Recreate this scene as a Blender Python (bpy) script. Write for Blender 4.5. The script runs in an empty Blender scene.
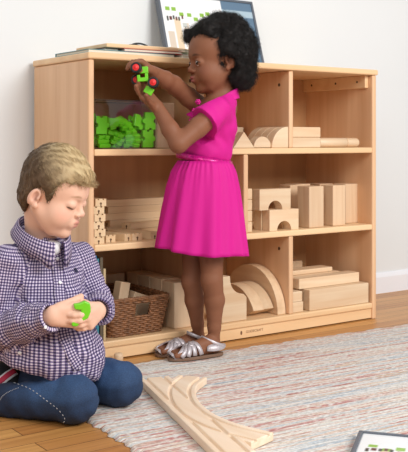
import bpy, bmesh, math, random
import numpy as np
from mathutils import Vector, Matrix, Euler
PI = math.pi
SC = bpy.context.scene
COL = SC.collection
rng = random.Random(7)
nrg = np.random.default_rng(11)

# ---------------------------------------------------------------- camera geometry
FPX = 914.6; YAW = .6186; HY = 140.0
CAM = np.array([-1.226, -2.282, .632])
FW = np.array([math.sin(YAW), math.cos(YAW), 0.]); RT = np.array([math.cos(YAW), -math.sin(YAW), 0.])
def ray(x, y): return FW + RT*(x-204)/FPX + np.array([0, 0, 1.])*(HY-y)/FPX
def at(x, y, d): return CAM + ray(x, y)*d
def onz(x, y, z=0.):
    r = ray(x, y); return CAM + r*(z-CAM[2])/r[2]
def ony(x, y, Y):
    r = ray(x, y); return CAM + r*(Y-CAM[1])/r[1]
def X(px, Y): return ony(px, 140, Y)[0]

# ---------------------------------------------------------------- materials
def lin(c):
    return tuple((v/12.92 if v <= .04045 else ((v+.055)/1.055)**2.4) for v in [q/255. for q in c])
def rgba(c): return (*lin(c), 1.)
MATS = {}
def base_mat(name, rough=.5):
    m = bpy.data.materials.new(name); m.use_nodes = True
    b = m.node_tree.nodes['Principled BSDF']; b.inputs['Roughness'].default_value = rough
    return m, m.node_tree, b
def plain(name, c, rough=.5, metal=0., noise=0., nscale=30.):
    if name in MATS: return MATS[name]
    m, t, b = base_mat(name, rough)
    b.inputs['Metallic'].default_value = metal
    if noise:
        tc = t.nodes.new('ShaderNodeTexCoord'); n = t.nodes.new('ShaderNodeTexNoise'); n.inputs['Scale'].default_value = nscale
        r = t.nodes.new('ShaderNodeValToRGB')
        l = lin(c)
        r.color_ramp.elements[0].position = .3; r.color_ramp.elements[1].position = .7
        r.color_ramp.elements[0].color = (*[v*(1-noise) for v in l], 1); r.color_ramp.elements[1].color = (*[min(1, v*(1+noise)) for v in l], 1)
        t.links.new(tc.outputs['Object'], n.inputs['Vector']); t.links.new(n.outputs['Fac'], r.inputs['Fac'])
        t.links.new(r.outputs['Color'], b.inputs['Base Color'])
    else:
        b.inputs['Base Color'].default_value = rgba(c)
    MATS[name] = m; return m
def wood(name, c1, c2, axis=0, scale=1., rough=.45, var=.10):
    """wood with grain running along one object axis, each piece a little different"""
    if name in MATS: return MATS[name]
    m, t, b = base_mat(name, rough); N = t.nodes; L = t.links
    tc = N.new('ShaderNodeTexCoord'); mp = N.new('ShaderNodeMapping'); oi = N.new('ShaderNodeObjectInfo')
    s = [38*scale]*3; s[axis] = 2.2*scale
    mp.inputs['Scale'].default_value = s
    mul = N.new('ShaderNodeMath'); mul.operation = 'MULTIPLY'; mul.inputs[1].default_value = 37.
    cx = N.new('ShaderNodeCombineXYZ'); L.new(oi.outputs['Random'], mul.inputs[0])
    for k in range(3): L.new(mul.outputs[0], cx.inputs[k])
    L.new(cx.outputs[0], mp.inputs['Location'])
    n = N.new('ShaderNodeTexNoise'); n.inputs['Scale'].default_value = 1.; n.inputs['Detail'].default_value = 5; n.inputs['Distortion'].default_value = .6
    L.new(tc.outputs['Object'], mp.inputs['Vector']); L.new(mp.outputs['Vector'], n.inputs['Vector'])
    r = N.new('ShaderNodeValToRGB'); r.color_ramp.elements[0].position = .32; r.color_ramp.elements[1].position = .68
    r.color_ramp.elements[0].color = rgba(c2); r.color_ramp.elements[1].color = rgba(c1)
    L.new(n.outputs['Fac'], r.inputs['Fac'])
    hs = N.new('ShaderNodeHueSaturation')
    mr = N.new('ShaderNodeMapRange'); mr.inputs['To Min'].default_value = 1-var; mr.inputs['To Max'].default_value = 1+var*.4
    L.new(oi.outputs['Random'], mr.inputs['Value']); L.new(mr.outputs[0], hs.inputs['Value'])
    L.new(r.outputs['Color'], hs.inputs['Color']); L.new(hs.outputs['Color'], b.inputs['Base Color'])
    bp = N.new('ShaderNodeBump'); bp.inputs['Strength'].default_value = .06; bp.inputs['Distance'].default_value = .002
    L.new(n.outputs['Fac'], bp.inputs['Height']); L.new(bp.outputs['Normal'], b.inputs['Normal'])
    MATS[name] = m; return m
def vcol(name, rough=.5, bump=0., bscale=200., spec=.5):
    if name in MATS: return MATS[name]
    m, t, b = base_mat(name, rough); N = t.nodes; L = t.links
    a = N.new('ShaderNodeVertexColor'); a.layer_name = 'Col'
    L.new(a.outputs['Color'], b.inputs['Base Color']); b.inputs['Specular IOR Level'].default_value = spec
    if bump:
        tc = N.new('ShaderNodeTexCoord'); n = N.new('ShaderNodeTexNoise'); n.inputs['Scale'].default_value = bscale
        bp = N.new('ShaderNodeBump'); bp.inputs['Strength'].default_value = bump; bp.inputs['Distance'].default_value = .002
        L.new(tc.outputs['Object'], n.inputs['Vector']); L.new(n.outputs['Fac'], bp.inputs['Height']); L.new(bp.outputs['Normal'], b.inputs['Normal'])
    MATS[name] = m; return m

# ---------------------------------------------------------------- objects
def tag(o, label=None, cat=None, group=None, kind=None):
    if label: o['label'] = label
    if cat: o['category'] = cat
    if group: o['group'] = group
    if kind: o['kind'] = kind
    return o
def empty(name, loc, label=None, cat=None, group=None, rz=0.):
    o = bpy.data.objects.new(name, None); COL.objects.link(o)
    o.location = loc; o.rotation_euler = (0, 0, rz); o.empty_display_size = .05
    return tag(o, label, cat, group)
def mkobj(name, me, mat, parent=None, smooth=False):
    o = bpy.data.objects.new(name, me); COL.objects.link(o)
    for m in (mat if isinstance(mat, (list, tuple)) else [mat]): me.materials.append(m)
    if smooth: me.polygons.foreach_set('use_smooth', [True]*len(me.polygons))
    if parent: o.parent = parent
    return o
def from_bm(bm, name, mat, parent=None, smooth=False):
    bmesh.ops.recalc_face_normals(bm, faces=bm.faces)
    me = bpy.data.meshes.new(name); bm.to_mesh(me); bm.free()
    return mkobj(name, me, mat, parent, smooth)
def from_np(V, F, name, mat, parent=None, smooth=True, col=None, uv=None):
    me = bpy.data.meshes.new(name)
    V = np.asarray(V, np.float32); F = np.asarray(F, np.int32)
    me.vertices.add(len(V)); me.vertices.foreach_set('co', V.ravel())
    n, k = F.shape
    me.loops.add(n*k); me.loops.foreach_set('vertex_index', F.ravel())
    me.polygons.add(n); me.polygons.foreach_set('loop_start', np.arange(0, n*k, k, dtype=np.int32))
    me.update(calc_edges=True); me.validate()
    if col is not None:
        a = me.color_attributes.new('Col', 'FLOAT_COLOR', 'POINT')
        a.data.foreach_set('color', np.c_[col, np.ones(len(col))].astype(np.float32).ravel())
    if uv is not None:
        u = me.uv_layers.new(name='UVMap'); u.data.foreach_set('uv', np.asarray(uv, np.float32).ravel())
    return mkobj(name, me, mat, parent, smooth)
def add_box(bm, lo, hi, bev=0., mtx=None, seg=2):
    b = bmesh.new()
    bmesh.ops.create_cube(b, size=1.)
    for v in b.verts:
        v.co = Vector([lo[k] + (v.co[k]+.5)*(hi[k]-lo[k]) for k in range(3)])
    if bev: bmesh.ops.bevel(b, geom=list(b.edges), offset=bev, segments=seg, profile=.5, affect='EDGES')
    if mtx is not None: b.transform(mtx)
    _merge(bm, b)
def _merge(bm, b):
    me = bpy.data.meshes.new('tmp'); b.to_mesh(me); b.free(); bm.from_mesh(me); bpy.data.meshes.remove(me)
def add_prism(bm, pts, d0, d1, bev=0., axis='Y', mtx=None):
    """outline pts (a, b) extruded; axis Y: a->x, b->z; axis Z: a->x, b->y; axis X: a->y, b->z"""
    b = bmesh.new()
    def co(p, d): return {'Y': (p[0], d, p[1]), 'Z': (p[0], p[1], d), 'X': (d, p[0], p[1])}[axis]
    A = [b.verts.new(co(p, d0)) for p in pts]; B = [b.verts.new(co(p, d1)) for p in pts]
    b.faces.new(A); b.faces.new(B[::-1])
    n = len(pts)
    for i in range(n): b.faces.new((A[i], B[i], B[(i+1) % n], A[(i+1) % n]))
    bmesh.ops.recalc_face_normals(b, faces=b.faces)
    if bev:
        es = [e for e in b.edges if len(e.link_faces) == 2 and e.calc_face_angle(0) > .5]
        bmesh.ops.bevel(b, geom=es, offset=bev, segments=2, profile=.5, affect='EDGES')
    if mtx is not None: b.transform(mtx)
    _merge(bm, b)
def add_tube(bm, path, r, sides=8, closed=False, flat=None):
    """tube along a polyline; r number or list"""
    P = [Vector(p) for p in path]; n = len(P); rings = []
    up = Vector((0, 0, 1))
    for i in range(n):
        t = (P[(i+1) % n]-P[i-1]) if closed else (P[min(i+1, n-1)]-P[max(i-1, 0)])
        t.normalize()
        a = t.cross(up)
        if a.length < 1e-3: a = t.cross(Vector((1, 0, 0)))
        a.normalize(); b = a.cross(t)
        rr = r[i] if isinstance(r, (list, tuple)) else r
        rings.append([bm.verts.new(P[i] + a*rr*math.cos(2*PI*k/sides) + b*rr*math.sin(2*PI*k/sides)*(flat or 1)) for k in range(sides)])
    for i in range(n if closed else n-1):
        A, B = rings[i], rings[(i+1) % n]
        for k in range(sides): bm.faces.new((A[k], A[(k+1) % sides], B[(k+1) % sides], B[k]))
    if not closed:
        bm.faces.new(rings[0][::-1]); bm.faces.new(rings[-1])
def add_lathe(bm, prof, mtx, seg=24):
    """profile (r, h) around local z"""
    rings = []
    for r, h in prof:
        rings.append([bm.verts.new(mtx @ Vector((r*math.cos(2*PI*k/seg), r*math.sin(2*PI*k/seg), h))) for k in range(seg)])
    for A, B in zip(rings, rings[1:]):
        for k in range(seg): bm.faces.new((A[k], A[(k+1) % seg], B[(k+1) % seg], B[k]))
    bm.faces.new(rings[0][::-1]); bm.faces.new(rings[-1])
def zalign(d, loc):
    return Matrix.Translation(Vector(loc)) @ Vector(d).to_track_quat('Z', 'Y').to_matrix().to_4x4()
def arc(r, a0, a1, n=20, cx=0, cz=0): return [(cx+r*math.cos(a), cz+r*math.sin(a)) for a in np.linspace(a0, a1, n)]
def loft(rings, closed=True, cap0=False, cap1=False):
    """list of rings (each list of points) -> V, F quads"""
    n = len(rings[0]); V = np.concatenate([np.asarray(r, float) for r in rings]); F = []
    for i in range(len(rings)-1):
        for k in range(n if closed else n-1):
            a = i*n+k; b = i*n+(k+1) % n
            F.append((a, b, b+n, a+n))
    return V, np.array(F)
def thick(V, F, t):
    """double the surface inwards by t, close the borders"""
    N = vnormals(V, F); n = len(V)
    V2 = np.concatenate([V, V-N*t]); F = np.asarray(F); F2 = F[:, ::-1]+n
    e = {}
    for f in F:
        for i in range(len(f)):
            a, b = f[i], f[(i+1) % len(f)]
            if (b, a) in e: del e[(b, a)]
            else: e[(a, b)] = 1
    S = [(b, a, a+n, b+n) for a, b in e]
    return V2, np.concatenate([F, F2, np.array(S).reshape(-1, 4)]).astype(int)
def vnormals(V, F):
    fn = np.cross(V[F[:, 2]]-V[F[:, 0]], V[F[:, 3]]-V[F[:, 1]])
    N = np.zeros_like(V)
    for k in range(4): np.add.at(N, F[:, k], fn)
    return N/np.maximum(np.linalg.norm(N, axis=1, keepdims=True), 1e-12)

# ---------------------------------------------------------------- implicit surfaces for bodies and cloth
def vec(*a): return np.array(a, float)
def unit(v): v = np.asarray(v, float); return v/np.linalg.norm(v)
class Field:
    def __init__(s, lo, hi, h):
        s.lo = np.array(lo, float); s.h = h
        s.n = np.ceil((np.array(hi)-s.lo)/h).astype(int)+1
        s.f = np.full(s.n, 1., np.float32)
    def sl(s, lo, hi):
        a = np.clip(np.floor((np.array(lo)-s.lo)/s.h).astype(int), 0, s.n-1); b = np.clip(np.ceil((np.array(hi)-s.lo)/s.h).astype(int)+1, 1, s.n)
        ax = [(s.lo[k]+s.h*np.arange(a[k], max(b[k], a[k]+1))).astype(np.float32) for k in range(3)]
        return tuple(slice(a[k], max(b[k], a[k]+1)) for k in range(3)), ax[0][:, None, None], ax[1][None, :, None], ax[2][None, None, :]
    def _u(s, q, d, k):
        a = s.f[q]
        if k > 0:
            m = np.maximum(k-np.abs(a-d), 0)
            s.f[q] = np.minimum(a, d)-m*m/(4*k)
        else: s.f[q] = np.minimum(a, d)
    def _s(s, q, d, k):
        a = s.f[q]; m = np.maximum(k-np.abs(a+d), 0)
        s.f[q] = np.maximum(a, -d)+(m*m/(4*k) if k > 0 else 0)
    def cap(s, a, b, ra, rb=None, k=.01, sub=False, grow=0.):
        a = np.asarray(a, float); b = np.asarray(b, float); rb = ra if rb is None else rb
        ra += grow; rb += grow
        R = max(ra, rb)+1.6*k+3*s.h
        q, x, y, z = s.sl(np.minimum(a, b)-R, np.maximum(a, b)+R)
        ab = b-a; L2 = max(ab@ab, 1e-12)
        t = np.clip(((x-a[0])*ab[0]+(y-a[1])*ab[1]+(z-a[2])*ab[2])/L2, 0, 1)
        d = np.sqrt((x-a[0]-t*ab[0])**2+(y-a[1]-t*ab[1])**2+(z-a[2]-t*ab[2])**2)-(ra+(rb-ra)*t)
        (s._s if sub else s._u)(q, d, k)
    def chain(s, pts, rs, k=.01, grow=0.):
        """one limb: a run of tapered segments, blended as a whole"""
        pts = np.array(pts, float); rs = np.array(rs, float)+grow; R = rs.max()+1.6*k+3*s.h
        q, x, y, z = s.sl(pts.min(0)-R, pts.max(0)+R); D = None
        for i in range(len(pts)-1):
            a = pts[i]; ab = pts[i+1]-a; L2 = max(ab@ab, 1e-12)
            t = np.clip(((x-a[0])*ab[0]+(y-a[1])*ab[1]+(z-a[2])*ab[2])/L2, 0, 1)
            d = np.sqrt((x-a[0]-t*ab[0])**2+(y-a[1]-t*ab[1])**2+(z-a[2]-t*ab[2])**2)-(rs[i]+(rs[i+1]-rs[i])*t)
            if D is None: D = d
            else:
                m = np.maximum(.008-np.abs(D-d), 0); D = np.minimum(D, d)-m*m/.032+.0004
        s._u(q, D, k)
    def ell(s, c, r, M=None, k=.01, sub=False, grow=0.):
        c = np.asarray(c, float); r = np.asarray(r, float)+grow; M = np.eye(3) if M is None else M
        R = max(r)+1.6*k+3*s.h
        q, x, y, z = s.sl(c-R, c+R)
        x = x-c[0]; y = y-c[1]; z = z-c[2]
        u = [(x*M[0, i]+y*M[1, i]+z*M[2, i])/r[i] for i in range(3)]
        k0 = np.sqrt(u[0]**2+u[1]**2+u[2]**2); k1 = np.sqrt((u[0]/r[0])**2+(u[1]/r[1])**2+(u[2]/r[2])**2)+1e-9
        (s._s if sub else s._u)(q, k0*(k0-1)/k1, k)
    def plane(s, p, n, k=0.):
        """keep the side the normal points away from"""
        p = np.asarray(p, float); n = unit(n)
        q, x, y, z = s.sl(s.lo, s.lo+s.h*s.n)
        d = (x-p[0])*n[0]+(y-p[1])*n[1]+(z-p[2])*n[2]
        s._s(q, -d, k)
    def grid(s): return s.sl(s.lo, s.lo+s.h*s.n)[1:]
    def mesh(s):
        f = s.f; ins = f < 0
        for ax in range(3):
            i0 = [slice(None)]*3; i0[ax] = 0; ins[tuple(i0)] = False; i0[ax] = -1; ins[tuple(i0)] = False
        n0, n1, n2 = f.shape
        cnt = np.zeros((n0-1, n1-1, n2-1), np.int8)
        for i in (0, 1):
            for j in (0, 1):
                for k in (0, 1): cnt += ins[i:n0-1+i, j:n1-1+j, k:n2-1+k]
        act = (cnt > 0) & (cnt < 8); I = np.argwhere(act)
        idx = np.full(act.shape, -1, np.int32); idx[act] = np.arange(len(I))
        acc = np.zeros((len(I), 3)); c = np.zeros(len(I))
        cor = [(i, j, k) for i in (0, 1) for j in (0, 1) for k in (0, 1)]
        for A in cor:
            for ax in range(3):
                if A[ax]: continue
                B = list(A); B[ax] = 1
                a = I+np.array(A); b = I+np.array(B)
                fa = np.where(ins[tuple(a.T)], np.minimum(f[tuple(a.T)], -1e-7), np.maximum(f[tuple(a.T)], 1e-7)); fb = np.where(ins[tuple(b.T)], np.minimum(f[tuple(b.T)], -1e-7), np.maximum(f[tuple(b.T)], 1e-7))
                m = (fa < 0) != (fb < 0)
                t = fa/(fa-fb+1e-20); t = np.clip(t, 0, 1)
                p = np.array(A, float)+t[:, None]*(np.array(B)-np.array(A))
                acc[m] += p[m]; c[m] += 1
        V = s.lo+s.h*(I+acc/c[:, None])
        F = []
        for ax in range(3):
            u, v = [(1, 2), (2, 0), (0, 1)][ax]
            sA = [slice(None)]*3; sB = [slice(None)]*3
            sA[ax] = slice(0, -1); sB[ax] = slice(1, None)
            a = ins[tuple(sA)]; b = ins[tuple(sB)]
            E = np.argwhere(a != b)
            ok = (E[:, u] > 0) & (E[:, v] > 0) & (E[:, u] < f.shape[u]-1) & (E[:, v] < f.shape[v]-1)
            E = E[ok]
            du = np.zeros(3, int); du[u] = 1; dv = np.zeros(3, int); dv[v] = 1
            q = np.stack([idx[tuple((E-du-dv).T)], idx[tuple((E-dv).T)], idx[tuple(E.T)], idx[tuple((E-du).T)]], 1)
            fl = ~a[tuple(E.T)]
            q[fl] = q[fl][:, ::-1]
            F.append(q)
        return V, np.concatenate(F)
def sn(V, fr, seed=0):
    """cheap smooth noise of points"""
    g = np.random.default_rng(seed); o = 0
    for i in range(5):
        d = g.normal(size=3); d /= np.linalg.norm(d); o = o+np.sin(V@d*fr*(.6+.25*i)+g.uniform(0, 6.28)+1.3*np.sin(V@g.normal(size=3)*fr*.4))
    return o/5
def patch(V, F, mask, off, parent, name, mat, inner=.0015, uv=None):
    """faces picked from a surface, lifted by off and closed to the surface: a hem, a cuff, a strip of trim"""
    F = F[mask]
    ids, inv = np.unique(F, return_inverse=True); F = inv.reshape(-1, 4); P = V[ids]
    N = vnormals(P, F)
    W, G = thick(P+N*off, F, off+inner)
    return from_np(W, G, name, mat, parent)

def hand(S, W, d, n, side, sc=1., curls=(.6, .7, .8, .9), spread=.08, thumb=(.5, .6), k=.006, tcurl=.3):
    d = unit(d); n = np.asarray(n, float); n = unit(n-d*(n@d)); t = np.cross(d, n)*(-side)
    W = np.asarray(W, float)
    offs = [.017, .006, -.005, -.015]; lens = [.040, .045, .041, .033]; pl = [.050, .051, .048, .044]; rr = [.0066, .0068, .0064, .0058]
    cols = []
    for o, l, p, r, c in zip(offs, lens, pl, rr, curls):
        K = W+(d*p+t*o)*sc
        S.cap(W+(t*o*.55)*sc, K, .0115*sc, .0088*sc, k)
        dd = unit(d+t*o/.017*spread)
        a = 0; P = K
        for frac, w in ((.45, 1.), (.31, 1.05), (.24, .7)):
            a += c*w
            Q = P+(dd*math.cos(a)+n*math.sin(a))*l*frac*sc
            S.cap(P, Q, r*sc, r*.93*sc, .0025)
            P = Q
        cols.append(P)
    B = W+(d*.012+t*.015+n*.004)*sc
    q = unit(d*math.cos(thumb[0])+t*math.sin(thumb[0])+n*thumb[1])
    A1 = B+q*.024*sc; q2 = unit(q+n*tcurl+d*.25); A2 = A1+q2*.018*sc; q3 = unit(q2+n*tcurl); A3 = A2+q3*.013*sc
    S.cap(B, A1, .0105*sc, .0082*sc, k); S.cap(A1, A2, .0078*sc, .0072*sc, .003); S.cap(A2, A3, .0072*sc, .0062*sc, .003)
    return cols, A3

def head(S, O, M, s=1., closed=True, lips=1.):
    """M columns: forward, left, up"""
    def E(c, r, k=.012, sub=False, R=None):
        S.ell(O+M@(np.array(c)*s), np.array(r)*s, M if R is None else M@R, k*s, sub)
    def C(a, b, ra, rb, k=.01, sub=False): S.cap(O+M@(np.array(a)*s), O+M@(np.array(b)*s), ra*s, rb*s, k*s, sub)
    E((0, 0, .040), (.084, .071, .078))
    E((.030, 0, .034), (.056, .060, .054), .02)
    E((.026, 0, -.034), (.050, .053, .056), .03)
    for y in (1, -1):
        E((.044, y*.031, -.037), (.032, .028, .031), .020)      # cheeks
        C((-.008, y*.050, -.030), (.036, y*.026, -.076), .015, .014, .02)   # jaw
    E((.057, 0, -.079), (.018, .022, .016), .016)               # chin
    E((.072, 0, .018), (.013, .034, .012), .016)                # brow
    for y in (1, -1): E((.086, y*.030, -.002), (.011, .017, .011), .010, True)   # sockets
    C((.079, 0, .000), (.0895, 0, -.021), .0058, .0075, .011)   # nose
    E((.0905, 0, -.023), (.0085, .0095, .0078), .006)
    for y in (1, -1): E((.084, y*.0105, -.0265), (.0082, .0066, .006), .005)
    E((.075, 0, -.050), (.010, .021, .015), .012)               # mouth mound
    E((.0835, 0, -.0460), (.0060*lips, .0145, .0040*lips), .004)           # lips
    E((.0815, 0, -.0550), (.0060*lips, .0125, .0043*lips), .004)
    C((.0890, .010, -.0505), (.0890, -.010, -.0505), .0015*lips, .0015*lips, .001, True)
    for y in (1, -1):
        E((.0700, y*.030, -.002), (.0142, .0160, .0120), .006)  # lid ball
        if not closed: E((.0838, y*.031, -.0035), (.009, .0105, .0042), .0015, True)
        a = -.30*y
        R = np.array([[math.cos(.35), 0, math.sin(.35)], [0, 1, 0], [-math.sin(.35), 0, math.cos(.35)]])
        Ry = np.array([[math.cos(a), -math.sin(a), 0], [math.sin(a), math.cos(a), 0], [0, 0, 1]])@R
        E((-.010, y*.0725, -.004), (.0140, .0075, .0230), .004, False, Ry)    # ear
        E((-.005, y*.0795, -.001), (.0080, .0085, .0145), .002, True, Ry)
        E((-.003, y*.0720, -.024), (.008, .0055, .008), .004, False)
        E((.000, y*.0735, -.006), (.0035, .0040, .005), .003, False); C((-.013, y*.076, .008), (-.013, y*.0745, -.010), .0022, .0022, .003)
def head_paint(V, O, M, s, base, lip, blush, brow, lash, closed):
    p = ((V-O)@M)/s
    col = np.tile(np.array(base, float), (len(V), 1))
    def mix(c, w):
        nonlocal col
        col = col*(1-w[:, None])+np.array(c)*w[:, None]
    def blob(c, r, pw=1.):
        q = np.sqrt((((p-np.array(c))/np.array(r))**2).sum(1)); return np.clip(1.6-1.6*q, 0, 1)**pw
    for y in (1, -1):
        mix(blush, .75*blob((.060, y*.045, -.030), (.03, .022, .026)))
        mix(blush, .45*blob((-.010, y*.076, -.004), (.02, .012, .03))); mix(np.array(blush)*.55, .8*blob((-.004, y*.075, -.002), (.010, .012, .016)))  # flushed ears; the ear hollow has shade painted into its colour
    mix(blush, .4*blob((.097, 0, -.024), (.012, .013, .010)))
    mix(lip, .95*np.clip(1.4*blob((.087, 0, -.0460), (.012, .018, .0058)), 0, 1)); mix(lip, .95*np.clip(1.4*blob((.085, 0, -.0552), (.012, .016, .0062)), 0, 1))
    m = (p[:, 0] > .07) & (p[:, 0] < .1) & (np.abs(p[:, 1]) < .014); mix(np.array(lip)*.6, np.where(m, np.clip(1-np.abs(p[:, 2]+.0505)/.0018, 0, 1), 0.))
    for y in (1, -1):
        yy = p[:, 1]*y-.030
        mix(brow, .75*np.where((p[:, 0] > .05) & (p[:, 0] < .1), np.clip(1.5-1.5*np.sqrt((yy/.019)**2+((p[:, 2]-.0205+.0045*(yy/.018)**2)/.0042)**2), 0, 1), 0))
        zl = -.0085-.0035*(1-(yy/.014)**2) if closed else .0012-.004*(yy/.014)**2
        mix(lash, .9*np.where((p[:, 0] > .06) & (p[:, 0] < .1) & (np.abs(yy) < .0150), np.clip(1.6-1.6*np.abs(p[:, 2]-zl)/.0027, 0, 1), 0))
    return col
# ================================================================ camera, light, world
cam = bpy.data.cameras.new('camera'); co = bpy.data.objects.new('camera', cam); COL.objects.link(co)
co.location = CAM; co.rotation_euler = (PI/2, 0, -YAW)
cam.sensor_fit = 'AUTO'; cam.sensor_width = 36.; cam.lens = 36.*FPX/452.; cam.shift_y = -(226-HY)/452.
cam.clip_start = .05
SC.camera = co
SC.view_settings.view_transform = 'Standard'; SC.view_settings.look = 'None'; SC.view_settings.gamma = 1.; SC.view_settings.use_curve_mapping = False
SC.view_settings.exposure = .09
w = bpy.data.worlds.new('room_light'); SC.world = w; w.use_nodes = True
bg = w.node_tree.nodes['Background']; bg.inputs['Color'].default_value = (.97, .985, 1., 1.); bg.inputs['Strength'].default_value = .40
def area(name, loc, target, size, power, col=(1, 1, 1)):
    l = bpy.data.lights.new(name, 'AREA'); l.shape = 'RECTANGLE'; l.size, l.size_y = size; l.energy = power; l.color = col
    o = bpy.data.objects.new(name, l); COL.objects.link(o); o.location = loc
    o.rotation_euler = (Vector(target)-Vector(loc)).to_track_quat('-Z', 'Y').to_euler(); return o
area('left_soft_light', (-2.5, -3.0, 2.7), (.4, 0, .4), (1.7, 1.7), 48, (1., .975, .94))  # added soft area light from the front left, no window seen there
area('room_lamp', (.9, -3.6, 2.3), (.5, 0, .35), (1.8, 1.6), 122, (1., .98, .955))

# ================================================================ setting
def wall_mat():
    m, t, b = base_mat('painted_wall', .75); N = t.nodes; L = t.links
    tc = N.new('ShaderNodeTexCoord'); n = N.new('ShaderNodeTexNoise'); n.inputs['Scale'].default_value = 3.
    r = N.new('ShaderNodeValToRGB'); r.color_ramp.elements[0].color = rgba((224, 228, 230)); r.color_ramp.elements[1].color = rgba((228, 232, 234))
    L.new(tc.outputs['Object'], n.inputs['Vector']); L.new(n.outputs['Fac'], r.inputs['Fac']); L.new(r.outputs['Color'], b.inputs['Base Color'])
    return m
def floor_mat():
    m, t, b = base_mat('oak_floor', .38); N = t.nodes; L = t.links
    tc = N.new('ShaderNodeTexCoord'); br = N.new('ShaderNodeTexBrick')
    br.offset = .37; br.inputs['Scale'].default_value = 1.; br.inputs['Brick Width'].default_value = 1.1; br.inputs['Row Height'].default_value = .058
    br.inputs['Mortar Size'].default_value = .0012; br.inputs['Mortar Smooth'].default_value = .3; br.inputs['Bias'].default_value = .0
    br.inputs['Color1'].default_value = rgba((212, 158, 92)); br.inputs['Color2'].default_value = rgba((186, 126, 68)); br.inputs['Mortar'].default_value = rgba((96, 58, 30))
    L.new(tc.outputs['Object'], br.inputs['Vector'])
    mp = N.new('ShaderNodeMapping'); mp.inputs['Scale'].default_value = (3, 60, 1)
    n = N.new('ShaderNodeTexNoise'); n.inputs['Scale'].default_value = 1.; n.inputs['Detail'].default_value = 4
    L.new(tc.outputs['Object'], mp.inputs['Vector']); L.new(mp.outputs[0], n.inputs['Vector'])
    r = N.new('ShaderNodeValToRGB'); r.color_ramp.elements[0].position = .3; r.color_ramp.elements[0].color = (.68, .62, .55, 1); r.color_ramp.elements[1].position = .65; r.color_ramp.elements[1].color = (1, 1, 1, 1)
    L.new(n.outputs['Fac'], r.inputs['Fac'])
    mx = N.new('ShaderNodeMix'); mx.data_type = 'RGBA'; mx.blend_type = 'MULTIPLY'; mx.inputs[0].default_value = .8
    L.new(br.outputs['Color'], mx.inputs[6]); L.new(r.outputs['Color'], mx.inputs[7]); L.new(mx.outputs[2], b.inputs['Base Color'])
    bp = N.new('ShaderNodeBump'); bp.inputs['Strength'].default_value = .25; bp.inputs['Distance'].default_value = .002; bp.invert = True
    L.new(br.outputs['Fac'], bp.inputs['Height']); L.new(bp.outputs[0], b.inputs['Normal'])
    return m
bm = bmesh.new(); add_box(bm, (-3.5, -3.5, -.05), (4.5, .377, 0)); tag(from_bm(bm, 'floor', floor_mat()), kind='structure')
bm = bmesh.new(); add_box(bm, (-3.5, .377, -.05), (4.5, .45, 2.7)); tag(from_bm(bm, 'wall_back', wall_mat()), kind='structure')
bm = bmesh.new(); add_prism(bm, [(.377, 0), (.365, 0), (.365, .066), (.369, .076), (.372, .082), (.377, .084)], 1.17, 4.5, axis='X')
add_prism(bm, [(.377, 0), (.365, 0), (.365, .066), (.369, .076), (.372, .082), (.377, .084)], -3.5, -.02, axis='X')
tag(from_bm(bm, 'baseboard_back', plain('white_trim', (236, 238, 244), .4)), kind='structure')

# rug
def rug_mat():
    m, t, b = base_mat('rag_rug', .95); N = t.nodes; L = t.links
    b.inputs['Specular IOR Level'].default_value = .1
    tc = N.new('ShaderNodeTexCoord')
    def noise(scale, det=2., dist=0.):
        mp = N.new('ShaderNodeMapping'); mp.inputs['Scale'].default_value = scale
        n = N.new('ShaderNodeTexNoise'); n.inputs['Scale'].default_value = 1.; n.inputs['Detail'].default_value = det; n.inputs['Distortion'].default_value = dist
        L.new(tc.outputs['Object'], mp.inputs['Vector']); L.new(mp.outputs[0], n.inputs['Vector']); return n
    n1 = noise((.6, 40, 1), 2.5)
    r = N.new('ShaderNodeValToRGB'); e = r.color_ramp.elements
    stops = [(.30, (164, 176, 188)), (.37, (218, 218, 214)), (.43, (232, 226, 214)), (.475, (196, 134, 132)), (.505, (226, 208, 190)), (.55, (236, 232, 224)), (.60, (186, 198, 208)), (.645, (222, 196, 168)), (.70, (186, 118, 120)), (.75, (230, 222, 214))]
    e[0].position = stops[0][0]; e[0].color = rgba(stops[0][1]); e[1].position = stops[-1][0]; e[1].color = rgba(stops[-1][1])
    for p, c in stops[1:-1]:
        q = e.new(p); q.color = rgba(c)
    L.new(n1.outputs['Fac'], r.inputs['Fac'])
    n2 = noise((90, 190, 1), 2.)
    r2 = N.new('ShaderNodeValToRGB'); r2.color_ramp.elements[0].position = .35; r2.color_ramp.elements[0].color = (.70, .68, .66, 1); r2.color_ramp.elements[1].position = .6; r2.color_ramp.elements[1].color = (1, 1, 1, 1)
    L.new(n2.outputs['Fac'], r2.inputs['Fac'])
    n3 = noise((40, 110, 1), 1.)
    r3 = N.new('ShaderNodeValToRGB'); r3.color_ramp.elements[0].position = .5; r3.color_ramp.elements[0].color = (0, 0, 0, 1); r3.color_ramp.elements[1].position = .62; r3.color_ramp.elements[1].color = (.75, .75, .75, 1)
    L.new(n3.outputs['Fac'], r3.inputs['Fac'])
    mw = N.new('ShaderNodeMix'); mw.data_type = 'RGBA'; L.new(r3.outputs['Color'], mw.inputs[0]); L.new(r.outputs['Color'], mw.inputs[6]); mw.inputs[7].default_value = rgba((232, 230, 226))
    mx = N.new('ShaderNodeMix'); mx.data_type = 'RGBA'; mx.blend_type = 'MULTIPLY'; mx.inputs[0].default_value = .75
    L.new(mw.outputs[2], mx.inputs[6]); L.new(r2.outputs['Color'], mx.inputs[7]); L.new(mx.outputs[2], b.inputs['Base Color'])
    bp = N.new('ShaderNodeBump'); bp.inputs['Strength'].default_value = .7; bp.inputs['Distance'].default_value = .004
    L.new(n2.outputs['Fac'], bp.inputs['Height']); L.new(bp.outputs[0], b.inputs['Normal'])
    return m
RUG_T = .007
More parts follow.
